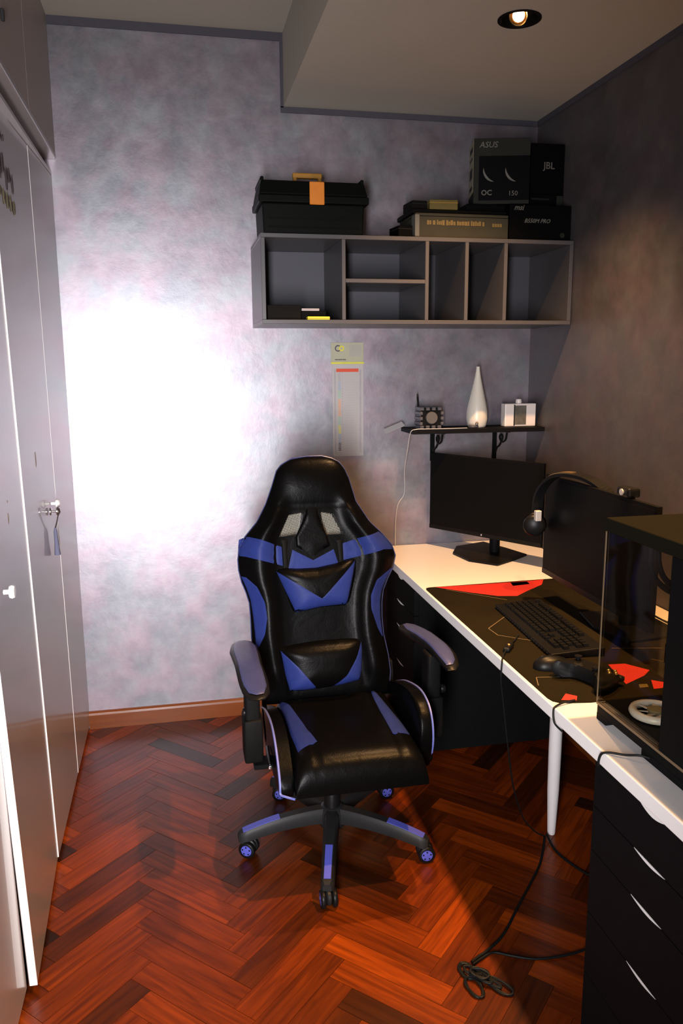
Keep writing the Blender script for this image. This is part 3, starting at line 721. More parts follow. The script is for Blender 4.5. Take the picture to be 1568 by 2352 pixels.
# ------------------------------------------------------------------ desk
DX, DZ, DT = 1.264, 0.735, 0.034
dk = thing('desk', 'long white desk along the right wall on round white legs', 'desk', (1.6, -1.2, 0))
obj('desktop', box((DX, -2.46, DZ-DT), (W-0.004, -0.004, DZ), bev=0.0025, seg=2), M['desk'], dk)
for lx, ly in ((1.578, -1.139), (1.90, -1.62)):
    bm = lathe([(0.0, 0.0), (0.012, 0.0), (0.013, 0.006), (0.014, 0.03), (0.019, 0.16), (0.0205, 0.30), (0.0205, DZ-DT-0.006), (0.034, DZ-DT-0.005), (0.034, DZ-DT), (0.0, DZ-DT)], (lx, ly, 0.0), n=24)
    obj('leg', bm, M['legw'], dk, True)

# black drawer units
def drawer_unit(y0, y1, label):
    x0, x1, z1_ = 1.282, 1.862, 0.699
    t = thing('drawer_unit', label, 'drawers', ((x0+x1)/2, (y0+y1)/2, 0), 'black drawer units under the desk')
    obj('carcass', box((x0+0.018, y0, 0.012), (x1, y1, z1_), bev=0.001), M['blackwood'], t)
    bm = new()
    for yy in (y0+0.03, y1-0.03):
        for xx in (x0+0.05, x1-0.05): add_lathe(bm, [(0.0, 0), (0.014, 0), (0.016, 0.0122), (0.0, 0.0122)], (xx, yy, 0), n=12)
    obj('feet', bm, M['blackp'], t)
    zs = [0.012, 0.165, 0.320, 0.474, 0.579, 0.690]
    ym = (y0+y1)/2
    hw = 0.052
    for a, b in zip(zs, zs[1:]):
        # front with a shallow crescent scooped out of its top edge
        yy0, yy1 = y0+0.0015, y1-0.0015; n = 14
        poly = [(yy0, a+0.0015), (yy1, a+0.0015), (yy1, b-0.0015)]
        for i in range(n+1):
            tt = i/n; yv = ym+hw-2*hw*tt; poly.append((yv, b-0.0015-(0.0065 if b < 0.68 else 0.014)*math.sin(PI*tt)))
        poly.append((yy0, b-0.0015))
        d = obj('drawer', prism(poly, 'X', x0, x0+0.0175), M['blackwood'], t)
        p2 = [(ym+(hw)*(1-2*i/n), b-0.0022-(0.0058 if b < 0.68 else 0.0133)*math.sin(PI*i/n)) for i in range(n+1)]+[(ym-hw, b-0.0015), (ym+hw, b-0.0015)]
        g = obj('finger_slot', prism(p2, 'X', x0+0.0012, x0+0.0177), M['slot'], d); g['label'] = 'pale crescent finger slot'
    return t
drawer_unit(-0.54, -0.14, 'black drawer unit under the desk, far one behind the chair')
drawer_unit(-2.305, -1.884, 'black drawer unit under the desk, nearest the camera')

# ------------------------------------------------------------------ mouse mat
mm = thing('desk_mat', 'large dark desk mat with red print under the keyboard', 'mat', (1.56, -1.2, DZ))
mp_ = [(1.272, -0.715), (1.276, -0.700), (1.288, -0.694), (1.82, -0.682), (1.84, -0.690), (1.848, -0.71), (1.856, -1.0), (1.858, -1.66), (1.85, -1.70), (1.83, -1.712), (1.36, -1.716), (1.31, -1.708), (1.288, -1.702), (1.276, -1.690), (1.272, -1.67)]
obj('cloth', prism(mp_, 'Z', DZ+0.0002, DZ+0.0030), M['mat_'], mm)
mz = DZ+0.0030
def mprint(name, poly, m): 
    bm = new(); add_prism(bm, poly, 'Z', mz, mz+0.0003); return obj(name, bm, m, mm)
mprint('red_print', [(1.311, -0.697), (1.477, -0.699), (1.629, -0.697), (1.735, -0.690), (1.70, -0.751), (1.61, -0.818), (1.553, -0.865), (1.488, -0.85), (1.402, -0.782)], M['red'])
mprint('red_print', [(1.525, -1.511), (1.572, -1.515), (1.610, -1.570), (1.576, -1.600), (1.500, -1.640)], M['red'])
mprint('red_print', [(1.297, -1.692), (1.325, -1.660), (1.345, -1.680), (1.332, -1.702)], M['red'])
mprint('red_print', [(1.576, -1.630), (1.60, -1.650), (1.590, -1.680), (1.550, -1.682)], M['red'])
mprint('pale_print', [(1.530, -1.648), (1.552, -1.650), (1.545, -1.668), (1.520, -1.668)], M['card_y'])
mprint('dark_print', [(1.60, -0.700), (1.665, -0.700), (1.66, -0.735), (1.59, -0.745)], M['blackm'])
bm = new()
for a, b in (((1.425, -1.063), (1.326, -1.164)), ((1.326, -1.164), (1.33, -1.227)), ((1.33, -1.227), (1.439, -1.319)), ((1.34, -0.734), (1.5, -0.90)), ((1.282, -1.60), (1.30, -1.55)), ((1.30, -1.55), (1.36, -1.56)), ((1.60, -1.40), (1.74, -1.43)), ((1.66, -1.50), (1.72, -1.56))):
    A = Vector((*a, 0)); B = Vector((*b, 0)); d = (B-A).normalized(); nrm = Vector((-d.y, d.x, 0))*0.0011
    add_prism(bm, [tuple((A+nrm)[:2]), tuple((B+nrm)[:2]), tuple((B-nrm)[:2]), tuple((A-nrm)[:2])], 'Z', mz, mz+0.0002)
obj('line_print', bm, M['matline'], mm)
mz += 0.0004

# ------------------------------------------------------------------ monitors
def slab_between(bm, A, B, z0, z1, t0, t1, nrm, bev=0.003):
    """upright slab from plan point A to B, between offsets t0..t1 along nrm"""
    P = [(A+nrm*t0), (B+nrm*t0), (B+nrm*t1), (A+nrm*t1)]
    n0 = len(bm.verts); add_prism(bm, [(p.x, p.y) for p in P], 'Z', z0, z1)
def monitor(label, A, B, z0, z1, base_poly, neck_at, curve=0.0, badge=True, zf=DZ):
    A = Vector((*A, 0)); B = Vector((*B, 0)); d = (B-A).normalized(); back = Vector((-d.y, d.x, 0))
    mid = (A+B)/2
    if (mid+back-Vector((0.43, -3.3, 0))).length < (mid-Vector((0.43, -3.3, 0))).length: back = -back
    t = thing('monitor', label, 'monitor', (mid.x, mid.y, DZ), 'switched off monitors on the desk')
    N = 16; Wd = (B-A).length
    def strip(u0, u1, za, zb, t0, t1):
        bm = new(); rows = []
        for i in range(N+1):
            u = u0+(u1-u0)*i/N; s = 2*u/Wd-1; c = curve*(1-s*s)
            p0 = A+d*u+back*(t0+c); p1 = A+d*u+back*(t1+c)
            rows.append([bm.verts.new(v) for v in ((p0.x, p0.y, za), (p0.x, p0.y, zb), (p1.x, p1.y, zb), (p1.x, p1.y, za))])
        for a, b in zip(rows, rows[1:]):
            for q in range(4): bm.faces.new((a[q], a[(q+1) % 4], b[(q+1) % 4], b[q]))
        bm.faces.new(rows[0]); bm.faces.new(rows[-1][::-1]); return bm
    obj('housing', strip(0, Wd, z0, z1, 0.002, 0.016), M['blackm'], t)
    obj('rear_bulge', strip(Wd*0.2, Wd*0.8, z0+0.04, z1-0.05, 0.0162, 0.042), M['blackm'], t)
    obj('screen', strip(0.010, Wd-0.010, z0+0.018, z1-0.010, 0.0008, 0.0019), M['screen'], t)
    bz_ = obj('bezel', strip(0, Wd, z0, z0+0.0175, 0.0, 0.0019), M['blackp'], t)
    if badge:
        c = mid+back*(-0.0004+curve)
        obj('badge', lathe([(0.0, 0), (0.004, 0), (0.004, 0.0008), (0.0, 0.0008)], (c.x-0.0006, c.y-0.0006, z0+0.009), axis='Y', n=10), M['pgrey'], bz_)
    nk = Vector((*neck_at, 0))
    dn = new(); add_tube(dn, [(nk.x, nk.y, DZ+0.008), (nk.x, nk.y, z0+0.06), ], 0.022, 12)
    obj('neck', dn, M['blackm'], t, True)
    bm = prism(base_poly, 'Z', zf+0.0004, zf+0.009, bev=0.002, seg=1); obj('base', bm, M['blackp'], t)
    c = mid+back*0.045
    obj('hinge', tube([(nk.x, nk.y, z0+0.06), (c.x, c.y, z0+0.12)], 0.018, 10), M['blackm'], t, True)
    return t
monitor('black monitor on a square foot, angled in the far desk corner', (1.497, -0.050), (1.797, -0.530), 0.819, 1.151,
        [(1.545, -0.225), (1.60, -0.115), (1.75, -0.058), (1.80, -0.20), (1.837, -0.326), (1.75, -0.39), (1.652, -0.456), (1.565, -0.36)], (1.725, -0.245))
m2 = monitor('black widescreen monitor facing the chair side, behind the keyboard', (1.622, -0.904), (1.615, -1.547), 0.830, 1.168,
        [(1.66, -1.10), (1.86, -1.12), (1.86, -1.36), (1.66, -1.38), (1.63, -1.24)], (1.74, -1.24), badge=False, zf=mz)
wc = thing('webcam', 'small black webcam clipped on the widescreen monitor top', 'webcam', (1.625, -1.39, 1.169))
obj('body', box((1.608, -1.425, 1.170), (1.646, -1.362, 1.197), bev=0.007, seg=2), M['blackp'], wc)
obj('lens', lathe([(0.0, 0), (0.009, 0.0), (0.009, -0.003), (0.006, -0.0035), (0.0, -0.002)], (1.6075, -1.393, 1.184), axis='X', n=16), M['steel'], wc, True)
obj('clip', box((1.6335, -1.405, 1.135), (1.643, -1.385, 1.1695), bev=0.002), M['blackp'], wc)

# ------------------------------------------------------------------ headset hung over the corner of the second monitor
hs = thing('headset', 'black headset with a bronze highlight painted on its band, hanging on the widescreen monitor corner', 'headset', (1.60, -0.95, 0.98))
pts = spline([(1.586, -0.922, 1.045), (1.588, -0.930, 1.10), (1.596, -0.960, 1.145), (1.606, -1.01, 1.176), (1.616, -1.09, 1.190), (1.632, -1.17, 1.187), (1.655, -1.23, 1.16), (1.668, -1.26, 1.11)], 6)
def ribbon(pts, w_, th, wdir):
    bm = new(); rings = []
    for i, p in enumerate(pts):
        t = (pts[min(i+1, len(pts)-1)]-pts[max(i-1, 0)]).normalized(); x = Vector(wdir); x = (x-t*x.dot(t)).normalized(); y = t.cross(x)
        rings.append([bm.verts.new(p+x*a*w_/2+y*b*th/2) for a, b in ((-1, -1), (1, -1), (1, 1), (-1, 1))])
    for a, b in zip(rings, rings[1:]):
        for q in range(4): bm.faces.new((a[q], a[(q+1) % 4], b[(q+1) % 4], b[q]))
    bm.faces.new(rings[0][::-1]); bm.faces.new(rings[-1]); return bm
obj('headband', ribbon(pts, 0.034, 0.010, (1, 0, 0.1)), M['blackp'], hs)
pts2 = [p+Vector((0, 0.0035, 0.0065)) for p in pts[6:26]]
hb = obj('band_highlight', ribbon(pts2, 0.018, 0.004, (1, 0, 0.1)), M['gold'], hs); hb['label'] = 'bronze highlight painted on the headband'  # raised strip coloured as the warm highlight along the band
for nm, y, x, z, ry in (('front', -0.925, 1.578, 1.000, 0), ('rear', -1.262, 1.672, 1.06, 0)):
    rot = Matrix.Rotation(math.radians(-25 if nm == 'front' else 30), 3, 'Z')
    cup = obj('ear_cup', lathe([(0.0, -0.020), (0.026, -0.020), (0.036, -0.012), (0.038, 0.0), (0.036, 0.004)], (x, y, z), axis='Y', n=24, mat=rot), M['blackp'], hs, True)
    obj('ear_cushion', lathe([(0.022, 0.006), (0.034, 0.005), (0.040, 0.012), (0.036, 0.022), (0.024, 0.024), (0.020, 0.014), (0.022, 0.006)], (x, y, z), axis='Y', n=24, mat=rot, cap=False), M['leather'], cup, True)
    if nm == 'front':
        yk = obj('yoke', box((x-0.014, y-0.040, z+0.020), (x+0.006, y-0.022, z+0.055), bev=0.002), M['steel'], cup); yk['label'] = 'pale steel yoke made bright as a glint'  # yoke plate enlarged and paled to paint in the glint
        obj('slider', box((x-0.006, y-0.006, z+0.046), (x+0.012, y+0.008, z+0.075), bev=0.002), M['blackp'], cup)

# ------------------------------------------------------------------ keyboard
kc = Vector((1.487, -1.215, mz)); kr = Matrix.Rotation(math.radians(-3.6), 4, 'Z')
kbd = thing('keyboard', 'black full-size keyboard lying on the dark desk mat', 'keyboard', kc)
def kx_(bm): bmesh.ops.transform(bm, matrix=Matrix.Translation(kc) @ kr, verts=bm.verts[:]); return bm
bm = new(); add_prism(bm, [(-0.078, 0.0), (0.078, 0.0), (0.078, 0.024), (-0.078, 0.013)], 'Y', -0.232, 0.232)
bmesh.ops.bevel(bm, geom=bm.edges[:], offset=0.003, segments=2, affect='EDGES', profile=0.5); obj('case', kx_(bm), M['blackp'], kbd)
bm = new()
for i in range(24):
    add_box(bm, (-0.0795, -0.228+i*0.0193, 0.0055), (-0.0776, -0.218+i*0.0193, 0.0085))
o = obj('front_ridges', kx_(bm), M['greyp'], kbd)
def key_mesh(w_):
    bm = new(); vs = add_box(bm, (-0.0085, -w_/2+0.0007, 0.0), (0.0085, w_/2-0.0007, 0.009))
    for v in vs:
        if v.co.z > 0.005: v.co.x *= 0.78; v.co.y = v.co.y-math.copysign(0.0018, v.co.y)
    me = bpy.data.meshes.new('key'); bm.to_mesh(me); bm.free(); me.materials.append(M['blackp']); return me
KM = {}
def key(x, y, w_):
    q = round(w_, 4)
    if q not in KM: KM[q] = key_mesh(q)
    o = bpy.data.objects.new('key', KM[q]); C.objects.link(o); o.parent = kbd
    z = 0.013+0.011*(x+0.078)/0.156-0.0005
    o.matrix_local = kr @ Matrix.Translation((x, y, z)) @ Matrix.Rotation(math.radians(-4), 4, 'Y')
U = 0.01905
rows = [  # x of row, list of (gap before, width) in key units along -y (left hand is far end, +y)
    (0.060, [(0, 1), (1, 1), (0, 1), (0, 1), (0, 1), (.5, 1), (0, 1), (0, 1), (0, 1), (.5, 1), (0, 1), (0, 1), (0, 1), (.25, 1), (0, 1), (0, 1)]),
    (0.036, [(0, 1)]*13+[(0, 2), (.25, 1), (0, 1), (0, 1), (.25, 1), (0, 1), (0, 1), (0, 1)]),
    (0.017, [(0, 1.5)]+[(0, 1)]*12+[(0, 1.5), (.25, 1), (0, 1), (0, 1), (.25, 1), (0, 1), (0, 1), (0, 1)]),
    (-0.002, [(0, 1.75)]+[(0, 1)]*11+[(0, 2.25), (3.5, 1), (0, 1), (0, 1)]),
    (-0.021, [(0, 2.25)]+[(0, 1)]*10+[(0, 2.75), (1.25, 1), (1.25, 1), (0, 1), (0, 1), (0, 1)]),
    (-0.040, [(0, 1.25)]*3+[(0, 6.25)]+[(0, 1.25)]*4+[(.25, 1), (0, 1), (0, 1), (.25, 2), (0, 1)])]
for x, ks in rows:
    y = 0.2150
    for g, w_ in ks:
        y -= g*U; key(x-0.004, y-w_*U/2, w_*U-0.0008); y -= w_*U

# ------------------------------------------------------------------ mouse and gamepad
ms = thing('mouse', 'glossy black mouse beside the keyboard end', 'mouse', (1.372, -1.500, mz))
bm = new(); bmesh.ops.create_uvsphere(bm, u_segments=24, v_segments=14, radius=1.0)
for v in bm.verts:
    z = max(v.co.z, -0.15); pinch = 1-0.12*math.cos(v.co.y*2.2)
    v.co = Vector((v.co.x*0.031*pinch, v.co.y*0.054, (z+0.15)*0.029*(1-0.15*v.co.y)))
bmesh.ops.transform(bm, matrix=Matrix.Translation((1.372, -1.500, mz)) @ Matrix.Rotation(math.radians(-100), 4, 'Z'), verts=bm.verts[:])
obj('shell', bm, M['blackp'], ms, True)
obj('scroll_wheel', lathe([(0.0, -0.003), (0.007, -0.003), (0.0075, 0), (0.007, 0.003), (0.0, 0.003)], (1.343, -1.495, mz+0.0265), axis='Y', n=14), M['greyp'], ms, True)
gpd = thing('gamepad', 'black game controller with shiny buttons in front of the computer', 'gamepad', (1.415, -1.605, mz))
G = Matrix.Translation((1.415, -1.605, mz)) @ Matrix.Rotation(math.radians(-68), 4, 'Z')
def gx(bm, name, m, parent=None, sm=True):
    bmesh.ops.transform(bm, matrix=G, verts=bm.verts[:]); return obj(name, bm, m, parent or gpd, sm)
half = [(0.0, 0.042), (0.03, 0.046), (0.052, 0.045), (0.068, 0.036), (0.077, 0.012), (0.083, -0.02), (0.082, -0.045), (0.072, -0.056), (0.058, -0.050), (0.045, -0.028), (0.028, -0.018), (0.0, -0.016)]
outl = half+[(-x, y) for x, y in half[::-1][1:-1]]
bm = new()
def ring(sc_, z, k=1.0): return [bm.verts.new((x*sc_, (y-0.005)*sc_+0.005, z*(1+0.25*max(0, -y)/0.05*k))) for x, y in outl]
rs = [ring(0.84, 0.004), ring(0.97, 0.012), ring(1.0, 0.020), ring(0.97, 0.029), ring(0.86, 0.036)]
for a, b in zip(rs, rs[1:]):
    for i in range(len(outl)): j = (i+1) % len(outl); bm.faces.new((a[i], a[j], b[j], b[i]))
bm.faces.new(rs[0][::-1]); bm.faces.new(rs[-1]); bmesh.ops.triangulate(bm, faces=[f for f in bm.faces if len(f.verts) > 4])
gx(bm, 'shell', M['blackp'])
for x, y in ((-0.052, 0.022), (0.026, -0.006)):
    gx(lathe([(0.006, 0.0), (0.006, 0.008), (0.010, 0.010), (0.010, 0.013), (0.0, 0.0115)], (x, y, 0.035), n=16), 'thumbstick', M['blackm'])
for dx_, dy_ in ((0.0, 0.011), (0.011, 0), (0, -0.011), (-0.011, 0)):
    gx(lathe([(0.0045, 0.0), (0.0045, 0.004), (0.003, 0.0055), (0.0, 0.006)], (0.052+dx_, 0.024+dy_, 0.0355), n=12), 'button', M['gold'])
bm = new(); add_box(bm, (-0.040, -0.011, 0.035), (-0.014, -0.004, 0.040), bev=0.001); add_box(bm, (-0.0305, -0.0205, 0.035), (-0.0235, 0.0055, 0.0395), bev=0.001)
gx(bm, 'direction_pad', M['greyp'], None, False)
for s in (-1, 1):
    bm = new(); add_box(bm, (s*0.052-0.018, 0.036, 0.012), (s*0.052+0.018, 0.053, 0.026), bev=0.004, seg=2); gx(bm, 'shoulder_button', M['greyp'])

# ------------------------------------------------------------------ computer case
X0, X1, Y0, Y1, Z0, Z1 = 1.330, 1.560, -2.245, -1.795, DZ, 1.202
pc = thing('computer_case', 'black computer tower with smoked glass sides on the desk', 'computer', ((X0+X1)/2, (Y0+Y1)/2, DZ))
obj('top_panel', box((X0-0.001, Y0, Z1-0.030), (X1, Y1+0.001, Z1), bev=0.0015), M['casem'], pc)
bs = obj('base_tray', box((X0+0.001, Y0, Z0+0.016), (X1, Y1-0.001, Z0+0.040), bev=0.001), M['blackm'], pc)
obj('shroud', box((X0+0.012, Y0+0.02, Z0+0.0402), (X1-0.022, Y1-0.016, Z0+0.048)), M['blackm'], pc)
o = obj('base_edge', box((X0-0.001, Y0, Z0+0.0365), (X0+0.006, Y1, Z0+0.0425)), M['copper'], pc); o['label'] = 'bronze edge of the base'  # thin bronze-coloured line along the top of the base
for ya, yb2 in ((Y1-0.040, Y1-0.001), (Y0+0.10, Y0+0.27)):
    obj('foot', prism([(ya, Z0+0.0005), (yb2, Z0+0.0005), (yb2+0.0, Z0+0.0162), (ya-0.012, Z0+0.0162)], 'X', X0+0.001, X1-0.001), M['blackm'], pc)
sg = obj('side_glass', box((X0, Y0+0.215, Z0+0.043), (X0+0.003, Y1-0.001, Z1-0.0305)), M['glass'], pc)
fg = obj('front_glass', box((X0+0.004, Y1-0.004, Z0+0.043), (X1-0.004, Y1-0.001, Z1-0.0305)), M['glass'], pc)
obj('glass_edge', box((X0-0.0008, Y1-0.003, Z0+0.0428), (X0+0.0008, Y1+0.0006, Z1-0.0305)), M['copper'], pc)
obj('pillar', box((X0, Y0+0.004, Z0+0.041), (X0+0.02, Y0+0.212, Z1-0.0305)), M['blackm'], pc)
obj('rear_panel', box((X0+0.021, Y0+0.001, Z0+0.041), (X1, Y0+0.010, Z1-0.0305)), M['blackm'], pc)
obj('motherboard_tray', box((X1-0.020, Y0+0.011, Z0+0.049), (X1-0.016, Y0+0.32, Z1-0.031)), M['blackm'], pc)
obj('far_panel', box((X1-0.003, Y0+0.011, Z0+0.041), (X1, Y0+0.33, Z1-0.0305)), M['blackm'], pc)
bm = new(); add_box(bm, (X0+0.05, Y0+0.05, Z0+0.19), (X1-0.021, Y0+0.29, Z0+0.235), bev=0.003); obj('graphics_card', bm, M['blackm'], pc)
for hp in (((1.42, -1.829, Z1-0.031), (1.42, -1.827, 1.142), (1.42, -1.824, 1.109), (1.42, -1.834, 1.089), (1.42, -1.853, 1.072), (1.42, -1.887, 1.062), (1.42, -1.922, 1.062), (1.43, -2.02, 1.075)),
           ((1.42, -1.853, Z1-0.031), (1.42, -1.853, 1.142), (1.42, -1.855, 1.131), (1.42, -1.859, 1.110), (1.42, -1.875, 1.088), (1.42, -1.897, 1.078), (1.42, -1.923, 1.076), (1.43, -2.02, 1.09))):
    obj('coolant_hose', tube(spline(hp, 6), 0.0062, 10), M['blackm'], pc, True)
fan = obj('fan', tube([(1.405+0.046*math.cos(a), -1.905+0.046*math.sin(a), Z0+0.0575) for a in [2*PI*i/28 for i in range(29)]], 0.009, 8, caps=False), M['white_t'], pc, True); fan['label'] = 'frosted white fan lying on the shroud'
obj('fan_hub', lathe([(0.0, 0), (0.017, 0.0), (0.017, 0.016), (0.0, 0.018)], (1.405, -1.905, Z0+0.049), n=20), M['card_sm'], fan, True)
for i in range(7):
    a = 2*PI*i/7; bm = new(); add_box(bm, (0.016, -0.006, 0.008), (0.040, 0.010, 0.010), rot=Matrix.Rotation(0.35, 4, 'X'))
    bmesh.ops.transform(bm, matrix=Matrix.Translation((1.405, -1.905, Z0+0.049)) @ Matrix.Rotation(a, 4, 'Z'), verts=bm.verts[:]); obj('fan_blade', bm, M['white_t'], fan)

# ------------------------------------------------------------------ cables
def cable(name, label, pts, r=0.0028, k=6, m='cable'):
    o = obj(name, tube(spline(pts, k), r, 8), M[m], None, True); return tag(o, label, 'cable')
hcb = thing('inline_remote', 'black inline cable remote lying on the mat edge', 'remote', (1.312, -1.345, mz))
obj('body', box((1.302, -1.375, mz), (1.322, -1.318, mz+0.013), bev=0.005, seg=2, rot=rz(-38)), M['blackp'], hcb)
obj('volume_wheel', lathe([(0.0, -0.003), (0.006, -0.003), (0.006, 0.003), (0.0, 0.003)], (1.312, -1.345, mz+0.011), axis='X', n=12), M['gold'], hcb, True)
cable('headset_cable', 'thin black cable from keyboard over the desk edge down to the leg foot', [(1.385, -1.25, mz+0.003), (1.355, -1.29, mz+0.003), (1.330, -1.322, mz+0.006), (1.290, -1.375, mz+0.006), (1.270, -1.405, mz+0.003), (1.259, -1.425, DZ-0.004), (1.258, -1.425, DZ-0.05), (1.275, -1.41, 0.60), (1.305, -1.385, 0.45), (1.35, -1.33, 0.30), (1.42, -1.25, 0.15), (1.50, -1.17, 0.04), (1.544, -1.155, 0.004)], 0.0024)
cable('floor_cable', 'black cable from the desk leg foot to the coiled bundle', [(1.546, -1.158, 0.004), (1.51, -1.22, 0.004), (1.463, -1.293, 0.004), (1.396, -1.371, 0.004), (1.315, -1.461, 0.004), (1.233, -1.553, 0.004), (1.169, -1.599, 0.004), (1.136, -1.616, 0.004), (1.112, -1.632, 0.005)], 0.0038)
cable('floor_cable', 'black cable from the coiled bundle under the near drawer unit', [(1.112, -1.640, 0.005), (1.14, -1.625, 0.005), (1.180, -1.610, 0.004), (1.22, -1.630, 0.004), (1.275, -1.654, 0.004), (1.34, -1.660, 0.004), (1.403, -1.655, 0.004), (1.48, -1.64, 0.004), (1.56, -1.66, 0.004)], 0.0032)
cable('floor_cable', 'black cable curving from the desk leg foot towards the drawer unit', [(1.552, -1.158, 0.012), (1.545, -1.227, 0.004), (1.555, -1.29, 0.004), (1.582, -1.36, 0.004), (1.62, -1.42, 0.004), (1.66, -1.52, 0.004), (1.67, -1.66, 0.004)], 0.0038)
bd = thing('cable_bundle', 'bow-shaped bundle of coiled black cable on the floor', 'cable', (1.115, -1.68, 0))
rnd = random.Random(3)
def loop(c, a, b, ang, z, turns=1, jit=0.0):
    pts = []
    for i in range(int(18*turns)+1):
        t = 2*PI*i/18; j = jit*math.sin(2.3*t)
        x, y = (a+j)*math.cos(t), (b+j)*math.sin(t)
        pts.append((c[0]+x*math.cos(ang)-y*math.sin(ang), c[1]+x*math.sin(ang)+y*math.cos(ang), z+0.002*math.sin(t+ang)))
    return pts
for c, a, b, ang, z, tn in (((1.090, -1.658), 0.026, 0.017, 1.9, 0.006, 3), ((1.088, -1.712), 0.032, 0.018, 1.75, 0.006, 2), ((1.150, -1.722), 0.036, 0.016, -0.9, 0.006, 2), ((1.115, -1.690), 0.030, 0.010, -1.0, 0.014, 3), ((1.100, -1.672), 0.024, 0.012, 2.3, 0.013, 2), ((1.128, -1.704), 0.034, 0.007, -0.85, 0.010, 3), ((1.112, -1.686), 0.022, 0.014, -0.6, 0.019, 2)):
    obj('cable_loop', tube(loop(c, a, b, ang, z, tn, 0.0025), 0.0030, 7), M['cable'], bd, True)
obj('tie', lathe([(0.007, -0.010), (0.0095, -0.009), (0.0095, 0.009), (0.007, 0.010)], (1.108, -1.685, 0.0105), axis='X', n=12), M['blackm'], bd, True)
cable('mouse_cable', 'short black cable crossing the desk edge at the mat corner', [(1.325, -1.706, mz+0.003), (1.295, -1.712, DZ+0.006), (1.268, -1.722, DZ+0.003), (1.258, -1.730, DZ-0.004), (1.258, -1.738, DZ-0.03), (1.275, -1.745, DZ-0.05)], 0.0024)
cable('case_cable', 'short black cable from the computer foot over the desk edge', [(1.345, -2.010, DZ+0.006), (1.318, -1.995, DZ+0.012), (1.295, -1.975, DZ+0.006), (1.270, -1.955, DZ+0.004), (1.258, -1.945, DZ-0.004), (1.256, -1.94, DZ-0.03), (1.273, -1.93, DZ-0.045)], 0.0026)
cable('monitor_cable', 'black cable hanging beside the wall behind the monitors', [(1.80, -1.30, 0.93), (1.86, -1.32, 0.80), (1.885, -1.25, 0.742), (1.885, -1.10, 0.739), (1.875, -0.9, 0.739)], 0.0034)

# ------------------------------------------------------------------ the gaming chair
HX, HY = 0.862, -1.025
ch = thing('gaming_chair', 'black and blue gaming chair with two cushions on castors', 'chair', (HX, HY, 0))
T = math.atan(0.16/0.8); cT, sT = math.cos(T), math.sin(T)
BO = Vector((0.885, -0.88, 0.45)); BD = Vector((0, sT, cT)); BN = Vector((0, -cT, sT))
def bp(u, v, off): return BO+Vector((u, 0, 0))+BD*v+BN*off
Lc = [(-0.228, -0.02), (-0.226, 0.03), (-0.239, 0.085), (-0.248, 0.15), (-0.253, 0.21), (-0.253, 0.269), (-0.255, 0.319), (-0.264, 0.354), (-0.277, 0.389), (-0.285, 0.429), (-0.286, 0.463), (-0.28, 0.498), (-0.26, 0.536), (-0.218, 0.584), (-0.186, 0.642), (-0.163, 0.70), (-0.146, 0.75), (-0.130, 0.769), (-0.094, 0.789), (-0.045, 0.795)]
Rc = [(0.200, -0.02), (0.207, 0.012), (0.212, 0.058), (0.207, 0.114), (0.194, 0.186), (0.191, 0.243), (0.193, 0.294), (0.200, 0.334), (0.216, 0.369), (0.238, 0.408), (0.249, 0.449), (0.238, 0.485), (0.208, 0.523), (0.163, 0.568), (0.119, 0.639), (0.099, 0.716), (0.085, 0.749), (0.068, 0.773), (0.043, 0.786), (0.010, 0.795)]
def interp(tab, v):
    if v <= tab[0][1]: return tab[0][0]
    for (a, va), (b, vb) in zip(tab, tab[1:]):
        if v <= vb: return a+(b-a)*(v-va)/(vb-va)
    return tab[-1][0]
def sm(a, b, x):
    t = min(1, max(0, (x-a)/(b-a))); return t*t*(3-2*t)
def Ff(u, v):
    L, R_ = interp(Lc, v), interp(Rc, v); s = (2*u-L-R_)/(R_-L) if R_ > L else 0; s = max(-1, min(1, s))
    g = (1-abs(s)**5)**0.45
    if v > 0.735: g *= max(0.0, 1-((v-0.735)/0.0605)**2)**0.5
    if v < 0.02: g *= max(0.0, 1-((0.02-v)/0.0401)**2)**0.5
    wing = 0.034*math.exp(-((abs(s)-0.76)/0.17)**2)*(sm(-0.02, 0.1, v)*(1-sm(0.56, 0.70, v)))
    head = 0.012*math.exp(-((v-0.70)/0.06)**2)*(1-s*s)
    crease = -0.004*math.exp(-((v-0.632)/0.008)**2)
    seam = -0.006*math.exp(-((abs(s)-0.56)/0.03)**2)*(1-sm(0.5, 0.6, v))
    return g*(0.032+wing+head+crease+seam)
def back_mesh():
    bm = new(); NV, NU = 84, 46
    vs_ = [-0.0195+0.8140*i/NV for i in range(NV+1)]
    F, B = [], []
    for v in vs_:
        L, R_ = interp(Lc, v), interp(Rc, v); rf, rb = [], []
        for j in range(NU+1):
            s = math.sin(PI/2*(2*j/NU-1)); u = (L+R_)/2+s*(R_-L)/2
            f = Ff(u, v); e = (1-abs(s)**6)**0.5 if abs(s) < 1 else 0
            if v > 0.735: e *= max(0.0, 1-((v-0.735)/0.0605)**2)**0.5
            if v < 0.02: e *= max(0.0, 1-((0.02-v)/0.0401)**2)**0.5
            rf.append(bm.verts.new(bp(u, v, f))); rb.append(bm.verts.new(bp(u, v, -0.045*e-0.0004)))
        F.append(rf); B.append(rb)
    for i in range(NV):
        for j in range(NU):
            bm.faces.new((F[i][j], F[i][j+1], F[i+1][j+1], F[i+1][j])); bm.faces.new((B[i][j], B[i+1][j], B[i+1][j+1], B[i][j+1]))
        for q in (0, NU):
            bm.faces.new((F[i][q], F[i+1][q], B[i+1][q], B[i][q]))
    for q in (0, NV):
        for j in range(NU): bm.faces.new((F[q][j], F[q][j+1], B[q][j+1], B[q][j]))
    return bm
HOLL = [(-0.116, 0.601), (-0.066, 0.609), (-0.075, 0.552), (-0.085, 0.537), (-0.151, 0.53)]
